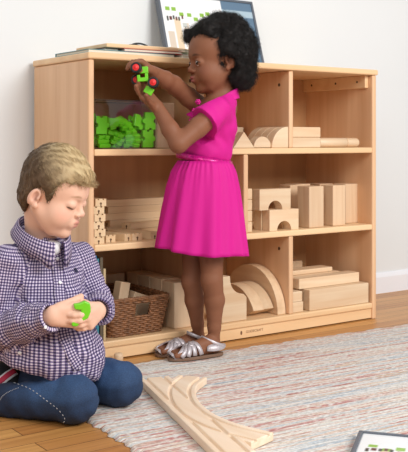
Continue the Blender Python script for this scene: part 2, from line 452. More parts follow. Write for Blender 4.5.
def rug():
    root = (-.222, -.052, 0); nx, ny = 230, 165; lx, ly = 2.3, 1.65
    gx = np.linspace(0, lx, nx); gy = np.linspace(0, -ly, ny)
    A, B = np.meshgrid(gx, gy, indexing='ij')
    ed = np.minimum.reduce([A, lx-A, -B, ly+B])
    A2 = A+np.where(A < .02, .004*np.sin(B*170)+.003*np.sin(B*61), 0)
    B2 = B+np.where(B > -.02, .003*np.sin(A*150)+.003*np.sin(A*53), 0)
    Z = RUG_T*np.clip(ed/.006, .25, 1)+.0012*np.sin(B*300+.8*np.sin(A*40))*(ed > .006)
    V = np.stack([A2, B2, Z], -1).reshape(-1, 3)
    F = [(i*ny+j+1, (i+1)*ny+j+1, (i+1)*ny+j, i*ny+j)[::1] for i in range(nx-1) for j in range(ny-1)]
    V, F = thick(V, np.array(F), .0)
    V[nx*ny:, 2] = .0006
    o = from_np(V, F, 'rug', rug_mat(), smooth=True)
    o.location = root; o.rotation_euler = (0, 0, -.07)
    tag(o, 'woven rag rug striped in cream, grey blue and dusty red on the wooden floor', 'rug')
rug()

# ================================================================ the shelf unit
W, D, H, T = 1.147, .361, .88, .0195
Z3, Z2, Z1 = .058, .335, .606
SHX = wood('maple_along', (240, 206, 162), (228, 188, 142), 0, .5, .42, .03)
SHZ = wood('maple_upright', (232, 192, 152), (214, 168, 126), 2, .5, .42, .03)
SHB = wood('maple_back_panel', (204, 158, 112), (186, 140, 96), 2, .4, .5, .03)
shelf = empty('toy_shelf', (0, 0, 0), 'open three-level pale wooden shelf unit full of blocks against the wall', 'shelf')
def part(name, lo, hi, mat, bev=.003, parent=shelf):
    bm = bmesh.new(); add_box(bm, lo, hi, bev); return from_bm(bm, name, mat, parent)
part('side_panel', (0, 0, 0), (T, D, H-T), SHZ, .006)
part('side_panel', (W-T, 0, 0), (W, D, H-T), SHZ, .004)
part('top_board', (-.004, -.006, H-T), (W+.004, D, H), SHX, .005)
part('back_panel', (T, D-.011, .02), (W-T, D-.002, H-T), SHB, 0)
for z in (Z1, Z2, Z3):
    part('shelf_board', (T, .0, z-T), (W-T, D-.011, z), SHX, .004)
kick = part('kick_board', (T, .006, .004), (W-T, .026, Z3-T), SHX, .002)
DIV = [(.385, Z3, Z2-T), (.745, Z3, Z2-T), (.5565, Z2, Z1-T), (.385, Z1, H-T), (.745, Z1, H-T)]
for x, a, b in DIV:
    d = part('divider', (x, .004, a), (x+.018, D-.011, b), SHZ, .004)
    for z in (b-.045, a+.05):                    # dark screw plugs on the left face
        bm = bmesh.new(); add_lathe(bm, [(.0055, 0), (.0055, .0012), (.004, .0016)], zalign((-1, 0, 0), (x, .055, z)), 12)
        from_bm(bm, 'screw_plug', plain('screw_dark', (84, 56, 36), .5), d)
cl = part('cleat', (W-T-.016, .02, H-T-.045), (W-T, D-.011, H-T), SHX, .003)
for y in (.06, .17, .30):
    bm = bmesh.new(); add_lathe(bm, [(.004, 0), (.004, .001), (.003, .0014)], zalign((-1, 0, 0), (W-T-.016, y, H-T-.022)), 10)
    from_bm(bm, 'screw', plain('screw_dark', (84, 56, 36), .5), cl)
def text(name, s, size, loc, rot, mat, parent):
    c = bpy.data.curves.new('t', 'FONT'); c.body = s; c.size = size; c.extrude = .0004
    o = bpy.data.objects.new('t', c); COL.objects.link(o)
    me = bpy.data.meshes.new_from_object(o.evaluated_get(bpy.context.evaluated_depsgraph_get())); bpy.data.objects.remove(o)
    m = mkobj(name, me, mat, parent); m.location = loc; m.rotation_euler = rot; return m
brown = plain('burnt_brown', (150, 108, 78), .6); dbrown = plain('burnt_brown_dark', (112, 76, 54), .6)
lx = X(247, 0); zt = .016
text('lettering', 'GUIDECRAFT', .0118, (lx, .0058, zt+.003), (PI/2, 0, 0), brown, kick)
bm = bmesh.new(); add_prism(bm, [(.004*math.cos(a)*(.7 if math.cos(a) < 0 else 1), .0065*math.sin(a)) for a in np.linspace(0, 2*PI, 17)[:-1]], -.0006, .0006)
em = from_bm(bm, 'emblem', dbrown, kick); em.location = (X(242.3, 0), .0058, zt+.006)

# ---------------------------------------------------------------- wooden blocks
BX = wood('block_along', (236, 212, 180), (224, 190, 152), 0, .9, .5, .10)
BY = wood('block_deep', (228, 198, 162), (214, 180, 142), 1, .9, .5, .10)
BZ = wood('block_upright', (232, 204, 170), (218, 182, 146), 2, .9, .5, .10)
def blk(name, c, dims, label, cat='block', mat=BX, rot=(0, 0, 0), group=None, bev=.0028):
    """box block, c = centre of its base"""
    bm = bmesh.new(); add_box(bm, (-dims[0]/2, -dims[1]/2, 0), (dims[0]/2, dims[1]/2, dims[2]), bev)
    o = from_bm(bm, name, mat); o.location = c; o.rotation_euler = rot
    return tag(o, label, cat, group)
def prism(name, pts, depth, loc, label, cat='block', mat=BX, rot=(0, 0, 0), group=None, axis='Y'):
    bm = bmesh.new(); add_prism(bm, pts, -depth/2, depth/2, .0022, axis)
    o = from_bm(bm, name, mat, smooth=False); o.location = loc; o.rotation_euler = rot
    for p in o.data.polygons: p.use_smooth = False
    return tag(o, label, cat, group)
E1, E2, E3 = Z1+.0004, Z2+.0004, Z3+.0004
# upper left: tall block behind the bin
blk('unit_block', (X(165.5, .06)+.003, .085, E1), (.07, .035, .14), 'upright wooden block beside the plastic bin, behind the girl', mat=BZ)
# upper middle
def halfdisc(r, t, x, y, label, group=None):
    return prism('half_circle_block', arc(r, 0, PI, 28), t, (x, y, E1+.001), label, mat=BX, group=group)
xr = .7420
for i, n in enumerate(('front', 'second', 'third', 'rearmost')):
    prism('quarter_circle_block', [(0, 0)]+arc(.0695, PI/2, PI, 18), .0345, (xr, .022+i*.0355, E1), n+' of four rounded quarter-circle blocks against the upper right divider', mat=BX)
halfdisc(.036, .034, X(258.5, .03)+.004, .030, 'small half-circle block between the triangle block and the quarter circles')
prism('triangle_block', [(-.043, 0), (.043, 0), (0, .052)], .034, (X(241, .03), .03, E1), 'triangular wooden block just right of the girl on the upper shelf')
blk('unit_block', (.66, .245, E1), (.14, .035, .07), 'wooden block lying at the back behind the small half-circle block')
# upper right
blk('unit_block', (.828, .03, E1), (.128, .036, .034), 'lower of two flat blocks stacked at left of the upper right cell')
blk('unit_block', (.828, .03, E1+.0348), (.128, .036, .034), 'upper of two flat blocks stacked at left of the upper right cell')
def cyl(x0, x1, y, r, label, rnd=0.):
    bm = bmesh.new(); L = x1-x0
    prof = [(r-.002, 0), (r, .002), (r, L-.002-rnd)]
    prof += [(r-.010*(1-math.cos(a))*(rnd > 0)-.002*(rnd == 0)*math.sin(a), L-.002-rnd+(rnd+.002)*math.sin(a)) for a in np.linspace(.2, PI/2, 6)]
    add_lathe(bm, prof, Matrix.Rotation(PI/2, 4, 'Y'), 28)
    o = from_bm(bm, 'cylinder_block', BX, smooth=True); o.location = (x0, y, E1+r)
    o.data.shade_smooth() if hasattr(o.data, 'shade_smooth') else None
    tag(o, label, 'block')
cyl(.8935, 1.022, .03, .0165, 'longer wooden cylinder block lying on the upper right shelf')
cyl(1.0232, 1.083, .03, .0165, 'short round-ended cylinder block lying on the upper right shelf', .010)
# middle right: arches
def arch(w, h, d, r, x, y, z, label):
    pts = [(-w/2, 0), (-r, 0)]+arc(r, PI, 0, 22)[1:-1]+[(r, 0), (w/2, 0), (w/2, h), (-w/2, h)]
    bm = bmesh.new()
    # two feet-to-crown strips keep the opening clean
    n = 22; inner = arc(r, PI, 0, n); top = [(-w/2+w*i/(n-1), h) for i in range(n)]
    b = bmesh.new()
    def ring(pp, yy): return [b.verts.new((p[0], yy, p[1])) for p in pp]
    i0, t0, i1, t1 = ring(inner, -d/2), ring(top, -d/2), ring(inner, d/2), ring(top, d/2)
    l0, l1, r0, r1 = b.verts.new((-w/2, -d/2, 0)), b.verts.new((-w/2, d/2, 0)), b.verts.new((w/2, -d/2, 0)), b.verts.new((w/2, d/2, 0))
    for k in range(n-1):
        b.faces.new((i0[k], i0[k+1], t0[k+1], t0[k])); b.faces.new((i1[k+1], i1[k], t1[k], t1[k+1]))
        b.faces.new((i0[k+1], i0[k], i1[k], i1[k+1])); b.faces.new((t0[k], t0[k+1], t1[k+1], t1[k]))
    b.faces.new((l0, i0[0], t0[0])); b.faces.new((l1, t1[0], i1[0])); b.faces.new((i0[-1], r0, t0[-1])); b.faces.new((r1, i1[-1], t1[-1]))
    b.faces.new((l0, l1, i1[0], i0[0])); b.faces.new((r1, r0, i0[-1], i1[-1]))
    b.faces.new((l1, l0, t0[0], t1[0])); b.faces.new((r0, r1, t1[-1], t0[-1]))
    _merge(bm, b)
    o = from_bm(bm, 'arch_block', BX); o.location = (x, y, z); return tag(o, label, 'block')
xa = X(269, .015); xb = X(298, .015)
arch(xb-xa, .068, .036, .0305, (xa+xb)/2+.004, .035, E2, 'lower arch block at the front of the middle shelf')
arch(xb-xa, .068, .036, .0305, (xa+xb)/2+.000, .074, E2, 'arch block standing right behind the lower front arch block')
xa2 = X(260, .02); xb2 = X(291, .02)
arch(xb2-xa2, .068, .036, .030, (xa2+xb2)/2, .04, E2+.0684, 'upper arch block stacked on the lower arch block')
for i, n in enumerate(('lowest', 'second lowest', 'second highest', 'topmost')):
    blk('plank_block', (.590, .16, E2+i*.0353), (.027, .28, .0349), n+' of four plank ends stacked right of the middle divider', mat=BY)
# middle right: upright pillars
for i, (px, w, y, lab) in enumerate([(295, .045, .16, 'narrow upright block at the left end of the pillar row, set back'), (316.5, .066, .05, 'wide pillar block, second from the left in the pillar row'),
                                    (339, .058, .058, 'pillar block in the middle of the right-hand row'), (351.5, .062, .105, 'pillar block at the right end of the row by the side panel')]):
    blk('pillar_block', (X(px, y-.03), y, E2), (w, .062, .14), lab, mat=BZ)
blk('pillar_block', (X(303, .17), .20, E2), (.066, .066, .14), 'pillar block in the rear of the row, behind the wide pillar', mat=BZ)
blk('pillar_block', (X(326, .17), .20, E2), (.066, .066, .138), 'rear pillar block showing between the wide and the middle pillar', mat=BZ)
# middle left and centre: wooden train tracks
TRK = wood('track_wood', (230, 202, 164), (216, 184, 142), 0, .9, .5, .08)
SLOT = plain('slot_shadow_wood', (96, 66, 42), .7)
def track(loc, L, rz, label, group=None, w=.042, t=.0175, slot=True):
    r = empty('wooden_track', loc, label, 'track piece', group, rz)
    bm = bmesh.new(); g = .0035
    pts = [(-w/2, 0), (w/2, 0), (w/2, t), (w*.30, t), (w*.30, t-g), (w*.16, t-g), (w*.16, t), (-w*.16, t), (-w*.16, t-g), (-w*.30, t-g), (-w*.30, t), (-w/2, t)]
    add_prism(bm, pts, -L/2, L/2, 0, 'X'); from_bm(bm, 'track_body', TRK, r)
    if slot:
        for s in (1, -1):
            bm = bmesh.new(); add_lathe(bm, [(.0032, -.001), (.0032, .0008)], zalign((s, 0, 0), (s*L/2, 0, .008)), 12); add_box(bm, (s*L/2-.001, -.0014, .0), (s*L/2+.0009, .0014, .008))
            from_bm(bm, 'connector_slot', SLOT, r)
    return r
for i in range(6):
    track((X(98.5, .02), .115, E2+i*.0215), .20, -PI/2+(.02 if i % 2 else -.02)+(0.03 if i == 5 else 0), ['bottom', 'second', 'third', 'fourth', 'fifth', 'top'][i]+' track in the neat stack beside the left panel, counted from below', w=.036, t=.021)
for i, (y, dx) in enumerate([(.262, 0), (.262, .012), (.262, -.006), (.262, .004), (.262, -.01)]):
    track((.36+dx, y, E2+i*.0216), .33, 0, ['bottom', 'second', 'middle', 'fourth', 'top'][i]+' long track in the rear stack behind the girl, counted from below', t=.021)
for i, (px, y, rz, z, lab) in enumerate([(110.5, .10, -1.45, 0, 'short track end beside the neat stack, leftmost of the front tracks'), (125, .10, -1.25, 0, 'short track in the middle of the front tracks on the middle shelf'),
                                  (139, .10, -1.55, 0, 'short track at the right of the front tracks on the middle shelf'), (153, .10, -1.35, 0, 'short track partly behind the pink dress on the middle shelf')]):
    track((X(px, .03)-.004, y, E2+z), .13, rz, lab, w=.034, t=.021)
track((X(140, .17), .205, E2+.0005), .2, .03, 'loose track lying just in front of the rear stack')
track((X(146, .17)+.02, .207, E2+.0188), .16, .2, 'tilted track on top of the loose track before the rear stack')
# lower left: books, basket, big blocks
def book(name, x0, t, d, h, y0, col, label, z=E3, cat='book'):
    r = empty(name, (x0+t/2, y0+d/2, z), label, cat)
    bm = bmesh.new()
    add_box(bm, (-t/2, -d/2, 0), (-t/2+.002, d/2, h), .0006); add_box(bm, (t/2-.002, -d/2, 0), (t/2, d/2, h), .0006); add_box(bm, (-t/2, -d/2, 0), (t/2, -d/2+.002, h), .0006)
    from_bm(bm, 'cover', plain('cover_%d_%d_%d' % col, col, .45), r)
    bm = bmesh.new(); add_box(bm, (-t/2+.0021, -d/2+.0022, .003), (t/2-.0021, d/2-.004, h-.003)); from_bm(bm, 'page_block', plain('paper', (226, 218, 200), .8), r)
xx = .0215
book('book', xx, .012, .22, .245, .012, (36, 118, 168), 'tall blue book at the left end of the bottom shelf')
book('book', xx+.0128, .009, .20, .235, .016, (58, 132, 150), 'thin teal book between the blue and the brown book')
book('book', xx+.0224, .011, .22, .238, .014, (96, 84, 66), 'dark brown book second from the basket')
book('book', xx+.0340, .010, .21, .205, .016, (196, 172, 132), 'short tan book next to the wicker basket')
def basket():
    x0, x1, y0, y1 = .088, .268, .030, .270; hgt = .112; flare = .016
    r = empty('wicker_basket', ((x0+x1)/2, (y0+y1)/2, E3), 'brown wicker basket holding blocks on the bottom shelf', 'basket')
    cx, cy = (x1-x0)/2, (y1-y0)/2
    rc = .02
    def outline(f, n=128):
        P = []; a, b = cx+flare*f, cy+flare*f
        segs = [(a-rc, b-rc, 0), (-a+rc, b-rc, PI/2), (-a+rc, -b+rc, PI), (a-rc, -b+rc, 3*PI/2)]
        for px, py, s in segs:
            for k in range(7):
                t = s+PI/2*k/6; P.append((px+rc*math.cos(t), py+rc*math.sin(t)))
        P = np.array(P+[P[0]]); dd = np.r_[0, np.cumsum(np.linalg.norm(np.diff(P, axis=0), axis=1))]
        q = np.linspace(0, dd[-1], n, endpoint=False)
        return np.c_[np.interp(q, dd, P[:, 0]), np.interp(q, dd, P[:, 1])]
    wm = plain('wicker', (134, 90, 58), .55, noise=.35, nscale=60.)
    bm = bmesh.new(); rows = 17
    for i in range(rows):
        f = i/(rows-1); z = .004+f*(hgt-.012); o = outline(f)
        n = len(o); cen = np.zeros(2); nor = o/np.maximum(np.linalg.norm(o, axis=1, keepdims=True), 1e-6)
        ph = np.arange(n)*PI/2+i*PI
        pts = o+nor*(.0026*np.sin(ph))[:, None]
        hole = (np.abs(o[:, 0]-.012) < .021) & (np.abs(np.abs(o[:, 1])-(cy+flare*f)) < .01) if 9 <= i <= 14 else np.zeros(n, bool)
        if not hole.any(): add_tube(bm, [(p[0], p[1], z) for p in pts], .0037, 5, True)
        else:
            s = int(np.argmax(hole & ~np.roll(hole, 1))); order = [(s+k) % n for k in range(n)]; run = []
            for k in order+[order[0]]:
                if hole[k]:
                    if len(run) > 1: add_tube(bm, run, .0037, 5)
                    run = []
                else: run.append((pts[k][0], pts[k][1], z))
            if len(run) > 1: add_tube(bm, run, .0037, 5)
    from_bm(bm, 'weave', wm, r, True)
    bm = bmesh.new()
    o0, o1 = outline(0, 64), outline(1, 64)
    for k in range(0, 64):
        if abs((o0[k][0]+o1[k][0])/2-.012) < .019 and abs(o0[k][1]) > cy-.002:
            add_tube(bm, [(o0[k][0], o0[k][1], .003), (o0[k][0]*.45+o1[k][0]*.55, o0[k][1]*.45+o1[k][1]*.55, .058)], .0018, 5)
            continue
        add_tube(bm, [(o0[k][0], o0[k][1], .003), (o1[k][0], o1[k][1], hgt-.006)], .0018, 5)
    from_bm(bm, 'stakes', wm, r, True)
    bm = bmesh.new(); o = outline(1.03, 150)
    for q in (0, 1, 2):
        add_tube(bm, [(p[0]*(1+.02*math.sin(k*PI/5+q*2.1)), p[1]*(1+.016*math.sin(k*PI/5+q*2.1)), hgt-.004+.0035*math.cos(k*PI/5+q*2.1)) for k, p in enumerate(o)], .0036, 6, True)
    from_bm(bm, 'braided_rim', wm, r, True)
    bm = bmesh.new(); add_box(bm, (-cx+.004, -cy+.004, .001), (cx-.004, cy-.004, .006)); from_bm(bm, 'bottom', plain('wicker_dark', (92, 62, 40), .7), r)
basket()
bz = E3+.0066
def lean(c, dims, rot, label): blk('loose_block', c, dims, label, mat=BZ, rot=rot)
lean((.135, .085, bz+.006), (.035, .034, .14), (.0, .20, .1), 'leaning plank block sticking up at the left of the wicker basket')
lean((.205, .10, bz+.030), (.075, .034, .075), (0.1, .35, .15), 'wedge of wood lying tilted in the middle of the basket')
lean((.165, .205, bz), (.11, .05, .085), (0, 0, .2), 'dark-shaded block lying deep inside the wicker basket')
for i in range(4):
    y = .030+i*.0715
    blk('unit_block', (.343, y+.034, E3), (.068, .069, .142 if i else .140), ['front', 'second', 'third', 'rearmost'][i]+' tall block of the row to the right of the basket', mat=BZ)
for i in range(1):
    blk('unit_block', (.225, .318+i*.036, E3), (.14, .034, .14), ['tall block standing right behind the wicker basket'][i], mat=BZ)
# lower middle: ogee block, arcs
g0 = X(222, .015)
gx = [0, X(230.5, .015)-g0, X(247, .015)-g0]
pts = [(0, 0), (gx[2], 0), (gx[2], .072)]+[(gx[2]-.012-(gx[2]-.012-gx[1])*math.sin(a), .072+.012+.052*(1-math.cos(a))) for a in np.linspace(0, PI/2, 9)]+[(gx[1], .145), (0, .145)]
prism('ogee_block', pts, .036, (g0, .034, E3), 'wooden block with a concave curved shoulder right of the girl\'s legs')
def quarter(r0, r1, a0, a1, t, loc, label, rot=(0, 0, 0), n=20):
    """curved block: ring sector in the y-z plane, thickness along x"""
    pts = arc(r1, a0, a1, n)+arc(r0, a1, a0, n)
    return prism('curved_block', pts, t, loc, label, mat=BY, rot=rot, axis='X')
quarter(.082, .150, 0, PI, .034, (.7255, .168, E3), 'large half-ring block standing against the lower right divider')
q0 = math.radians(25)
quarter(.078, .128, q0, PI-q0, .044, (.6825, .150, E3-.0325), 'low curved block before the large half ring, right of the pair')
quarter(.078, .128, q0, PI-q0, .044, (.6375, .144, E3-.0325), 'low curved block before the large half ring, left of the pair')

# lower right: long planks
for i in range(3):
    blk('plank_block', (.979, .027+i*.0362, E3), (.279, .0352, .0705), ['front long plank on edge at the bottom of the plank stack', 'second long plank on edge behind the front one', 'third long plank on edge in the bottom layer'][i])
blk('plank_block', (.979, .20, E3), (.279, .13, .034), 'wide flat board lying at the back of the bottom plank layer')
blk('plank_block', (.958, .064, E3+.0710), (.282, .056, .0352), 'flat plank lying on the front planks, second layer of the stack')
blk('plank_block', (.930, .128, E3+.0710), (.270, .060, .0352), 'flat plank lying in the second layer just behind the front one')
blk('plank_block', (.915, .225, E3+.0346), (.282, .062, .0665), 'long plank lying at the rear of the lower right cell')
blk('plank_block', (.905, .136, E3+.1065), (.262, .060, .016), 'thin plank lying topmost of the long plank stack')
blk('plank_block', (.900, .290, E3+.0346), (.262, .060, .094), 'rearmost long plank block against the back panel')
blk('unit_block', (.793, .050, E3), (.048, .07, .0345), 'lower of two short blocks by the divider left of the planks')
blk('unit_block', (.792, .052, E3+.0349), (.044, .07, .034), 'upper of two short blocks by the divider left of the planks')

# ---------------------------------------------------------------- plastic bin with green pieces
def clear_mat():
    m = bpy.data.materials.new('clear_plastic'); m.use_nodes = True; t = m.node_tree; N = t.nodes; L = t.links
    N.remove(N['Principled BSDF']); out = N['Material Output']
    tr = N.new('ShaderNodeBsdfTransparent'); tr.inputs['Color'].default_value = (.93, .95, .95, 1)
    gl = N.new('ShaderNodeBsdfGlossy'); gl.inputs['Roughness'].default_value = .06; gl.inputs['Color'].default_value = (1, 1, 1, 1)
    fr = N.new('ShaderNodeLayerWeight'); fr.inputs['Blend'].default_value = .25
    ml = N.new('ShaderNodeMath'); ml.operation = 'MULTIPLY_ADD'; ml.inputs[1].default_value = .35; ml.inputs[2].default_value = .03; L.new(fr.outputs['Facing'], ml.inputs[0])
    mx = N.new('ShaderNodeMixShader'); L.new(ml.outputs[0], mx.inputs[0]); L.new(tr.outputs[0], mx.inputs[1]); L.new(gl.outputs[0], mx.inputs[2]); L.new(mx.outputs[0], out.inputs['Surface'])
    return m
CLEAR = clear_mat()
BX0, BX1, BY0, BY1, BH = .034, .242, .020, .165, .138
def bin_():
    r = empty('plastic_bin', ((BX0+BX1)/2, (BY0+BY1)/2, E1), 'clear plastic bin of green pieces on the upper left shelf', 'bin')
    a, b, t = (BX1-BX0)/2, (BY1-BY0)/2, .0025
    bm = bmesh.new()
    add_box(bm, (-a, -b, 0), (a, b, t)); add_box(bm, (-a, -b, t), (a, -b+t, BH)); add_box(bm, (-a, b-t, t), (a, b, BH)); add_box(bm, (-a, -b+t, t), (-a+t, b-t, BH)); add_box(bm, (a-t, -b+t, t), (a, b-t, BH))
    from_bm(bm, 'box', CLEAR, r)
    bm = bmesh.new(); e = .003
    add_box(bm, (-a-e, -b-e, BH), (a+e, -b+t, BH+.004), .001); add_box(bm, (-a-e, b-t, BH), (a+e, b+e, BH+.004), .001)
    add_box(bm, (-a-e, -b+t, BH), (-a+t, b-t, BH+.004), .001); add_box(bm, (a-t, -b+t, BH), (a+e, b-t, BH+.004), .001)
    m = clear_mat(); m.node_tree.nodes['Transparent BSDF'].inputs['Color'].default_value = (.72, .76, .76, 1)
    from_bm(bm, 'rim', m, r)
bin_()
GREEN = plain('lime_plastic', (112, 204, 32), .35)
def clip_outline(w=.052, h=.036):
    return [(-w/2, -h/2), (-.007, -h/2)]+arc(.007, PI, 0, 7, 0, -h/2)[1:-1]+[(.007, -h/2), (w/2, -h/2), (w/2, -.004), (w/2-.005, -.004), (w/2-.005, .004), (w/2, .004), (w/2, h/2), (.008, h/2)]+arc(.008, 0, PI, 7, 0, h/2)[1:-1]+[(-.008, h/2), (-w/2, h/2)]
def clip_mesh():
    bm = bmesh.new(); add_prism(bm, clip_outline(), -.0052, .0052, .001, 'Z'); bmesh.ops.recalc_face_normals(bm, faces=bm.faces)
    me = bpy.data.meshes.new('green_clip'); bm.to_mesh(me); bm.free(); me.materials.append(GREEN); return me
CLIP = clip_mesh()
POSES = []
POSES = [(0.0689,0.0949,0.6149,-0.00,-0.00,0.52),(0.1061,0.0647,0.6149,0.00,0.00,2.09),(0.1998,0.0900,0.6148,3.14,-0.00,0.30),(0.0636,0.1037,0.6258,3.14,-0.00,1.20),
(0.1193,0.0904,0.6238,-0.25,0.20,-0.40),(0.1649,0.1261,0.6149,0.00,0.00,1.86),(0.0558,0.1560,0.6357,0.10,-1.57,-1.67),(0.1115,0.1355,0.6149,-0.00,0.00,0.12),
(0.2124,0.0290,0.6357,-1.41,-1.57,-0.15),(0.0676,0.0491,0.6253,0.00,-0.45,1.57),(0.1067,0.1432,0.6259,0.00,-0.00,3.14),(0.1963,0.1351,0.6220,0.06,-2.88,0.01),
(0.1082,0.0494,0.6320,-0.27,2.75,1.47),(0.1399,0.1302,0.6343,-0.30,0.15,-1.10),(0.2202,0.0400,0.6357,-0.06,-1.57,1.63),(0.0637,0.1242,0.6368,-3.14,-0.00,-1.57),
(0.1609,0.1335,0.6422,0.13,-3.11,-1.47),(0.1768,0.0908,0.6258,0.00,-0.00,0.36),(0.0636,0.0491,0.6375,-0.00,-0.45,1.57),(0.1610,0.1334,0.6533,0.01,0.13,-0.05),
(0.2120,0.1234,0.6312,0.14,-0.26,3.11),(0.0638,0.0896,0.6438,0.45,-0.00,-0.00),(0.1339,0.0903,0.6451,-0.51,-2.82,-0.48),(0.2093,0.0744,0.6319,-0.43,-0.40,3.08),
(0.1074,0.1338,0.6477,-0.37,-0.32,1.65),(0.1590,0.0429,0.6232,-0.56,3.14,-0.06),(0.2132,0.0727,0.6426,-2.69,-0.37,1.28),(0.0654,0.0491,0.6497,0.00,2.69,1.57),
(0.1163,0.0494,0.6423,-0.27,2.75,1.47),(0.2197,0.1343,0.6392,0.26,0.13,1.57),(0.0558,0.0290,0.6745,-1.64,-1.57,0.06),(0.1593,0.1421,0.6648,-3.12,0.13,0.04),
(0.2142,0.1185,0.6681,1.39,-0.22,-2.24),(0.0639,0.1449,0.6636,-2.39,0.01,0.00),(0.1694,0.0896,0.6551,-0.34,2.71,1.40),(0.2129,0.1322,0.6747,-2.17,1.89,0.28),
(0.1625,0.0414,0.6354,-0.56,3.10,-0.00),(0.1628,0.1362,0.6753,-0.06,-3.03,0.32),(0.2198,0.0733,0.6535,0.33,-0.48,1.57),(0.0640,0.0739,0.6714,-1.12,-0.01,-0.00),
(0.1606,0.0414,0.6483,0.56,-0.04,0.00),(0.2119,0.1560,0.6655,-1.57,-3.12,-0.00),(0.0786,0.1303,0.6705,-0.62,0.86,-2.23),(0.1552,0.0482,0.6652,0.05,2.59,1.60),
(0.2330,0.0623,0.6805,1.57,-1.09,-1.57),(0.0796,0.1560,0.7058,-1.58,-1.56,0.00),(0.1683,0.0941,0.6717,-0.34,0.47,-1.74),(0.2202,0.0290,0.6883,0.11,1.57,1.68),
(0.1059,0.0420,0.6540,0.40,0.24,-0.00),(0.1430,0.0482,0.6777,0.05,0.55,-1.55),(0.1678,0.1004,0.6887,-2.58,-0.15,0.73),(0.0430,0.1097,0.6767,1.57,0.56,1.57),
(0.0748,0.0872,0.6691,1.12,0.00,3.14),(0.1959,0.0401,0.6867,-1.63,0.21,0.16),(0.1248,0.1289,0.6766,-0.46,2.39,-0.26),(0.1087,0.0415,0.6800,-0.53,2.80,0.00),
(0.2012,0.0639,0.6688,0.50,0.29,0.15),(0.0797,0.1229,0.6793,-0.48,2.21,1.10),(0.1170,0.0981,0.6723,2.28,0.05,1.98),(0.2013,0.0718,0.6859,-0.33,0.48,-1.57)]
for p in POSES:
    o = bpy.data.objects.new('green_clip', CLIP); COL.objects.link(o)
    o.location = p[:3]; o.rotation_euler = p[3:]
    tag(o, 'lime green plastic building piece lying loose in the clear bin', 'toy piece', 'green pieces in the clear bin')

# ---------------------------------------------------------------- on top of the shelf
ZT = H+.0004
def flat(name, c, dims, rz, label, col, cat, z, rough=.6):
    r = empty(name, (c[0], c[1], z), label, cat, rz=rz); w_, d_, h_ = dims
    bm = bmesh.new(); t = min(.0015, h_*.2)
    add_box(bm, (-w_/2, -d_/2, 0), (w_/2, d_/2, t), 0); add_box(bm, (-w_/2, -d_/2, h_-t), (w_/2, d_/2, h_), 0); add_box(bm, (-w_/2, d_/2-t, t), (w_/2, d_/2, h_-t))
    from_bm(bm, 'cover', plain('cover_%d_%d_%d' % col, col, .45), r)
    bm = bmesh.new(); add_box(bm, (-w_/2+.003, -d_/2+.002, t), (w_/2-.003, d_/2-t, h_-t)); from_bm(bm, 'page_block', plain('paper', (226, 218, 200), .8), r)
    return r
flat('book', (.155, .118, 0), (.30, .20, .010), .02, 'thin teal-covered book lowest on top of the shelf', (64, 130, 142), 'book', ZT)
flat('book', (.235, .115, 0), (.20, .19, .009), -.05, 'red-covered book in the pile on top of the shelf', (168, 52, 50), 'book', ZT+.0104)
flat('book', (.100, .14, 0), (.05, .19, .009), 0, 'dark maroon book beside the red one on top of shelf', (92, 44, 46), 'book', ZT+.0104)
blk('wooden_board', (.200, .125, ZT+.0198), (.25, .19, .012), 'pale wooden board lying over the books on top of the shelf', 'board', mat=SHX)
flat('leaflet', (.375, .090, 0), (.125, .13, .010), .2, 'white leaflet lowest of the papers by the picture frame', (236, 238, 236), 'leaflet', ZT)
flat('leaflet', (.395, .088, 0), (.10, .12, .009), -.30, 'pale green leaflet in the middle of the papers by the frame', (190, 208, 160), 'leaflet', ZT+.0104)
flat('leaflet', (.372, .092, 0), (.11, .10, .009), .42, 'cream leaflet topmost of the papers by the picture frame', (232, 214, 180), 'leaflet', ZT+.0198)
blk('pencil', (.360, .072, ZT+.0292), (.11, .007, .007), 'tan pencil lying on the papers by the picture frame', 'pencil', rot=(0, 0, .3), bev=.0015)
bm = bmesh.new(); add_tube(bm, [(.235+.035*math.cos(a), .11+.004*math.sin(2*a), ZT+.0335+.013*math.sin(a)) for a in np.linspace(0, PI, 14)], .0028, 8)
add_tube(bm, [(.225+.03*math.cos(a), .125, ZT+.0335+.010*math.sin(a)) for a in np.linspace(0, PI, 14)], .0022, 8)
tag(from_bm(bm, 'cable_loop', plain('dark_rubber', (44, 50, 56), .5), None, True), 'small dark looped cord lying on the wooden board', 'cord')

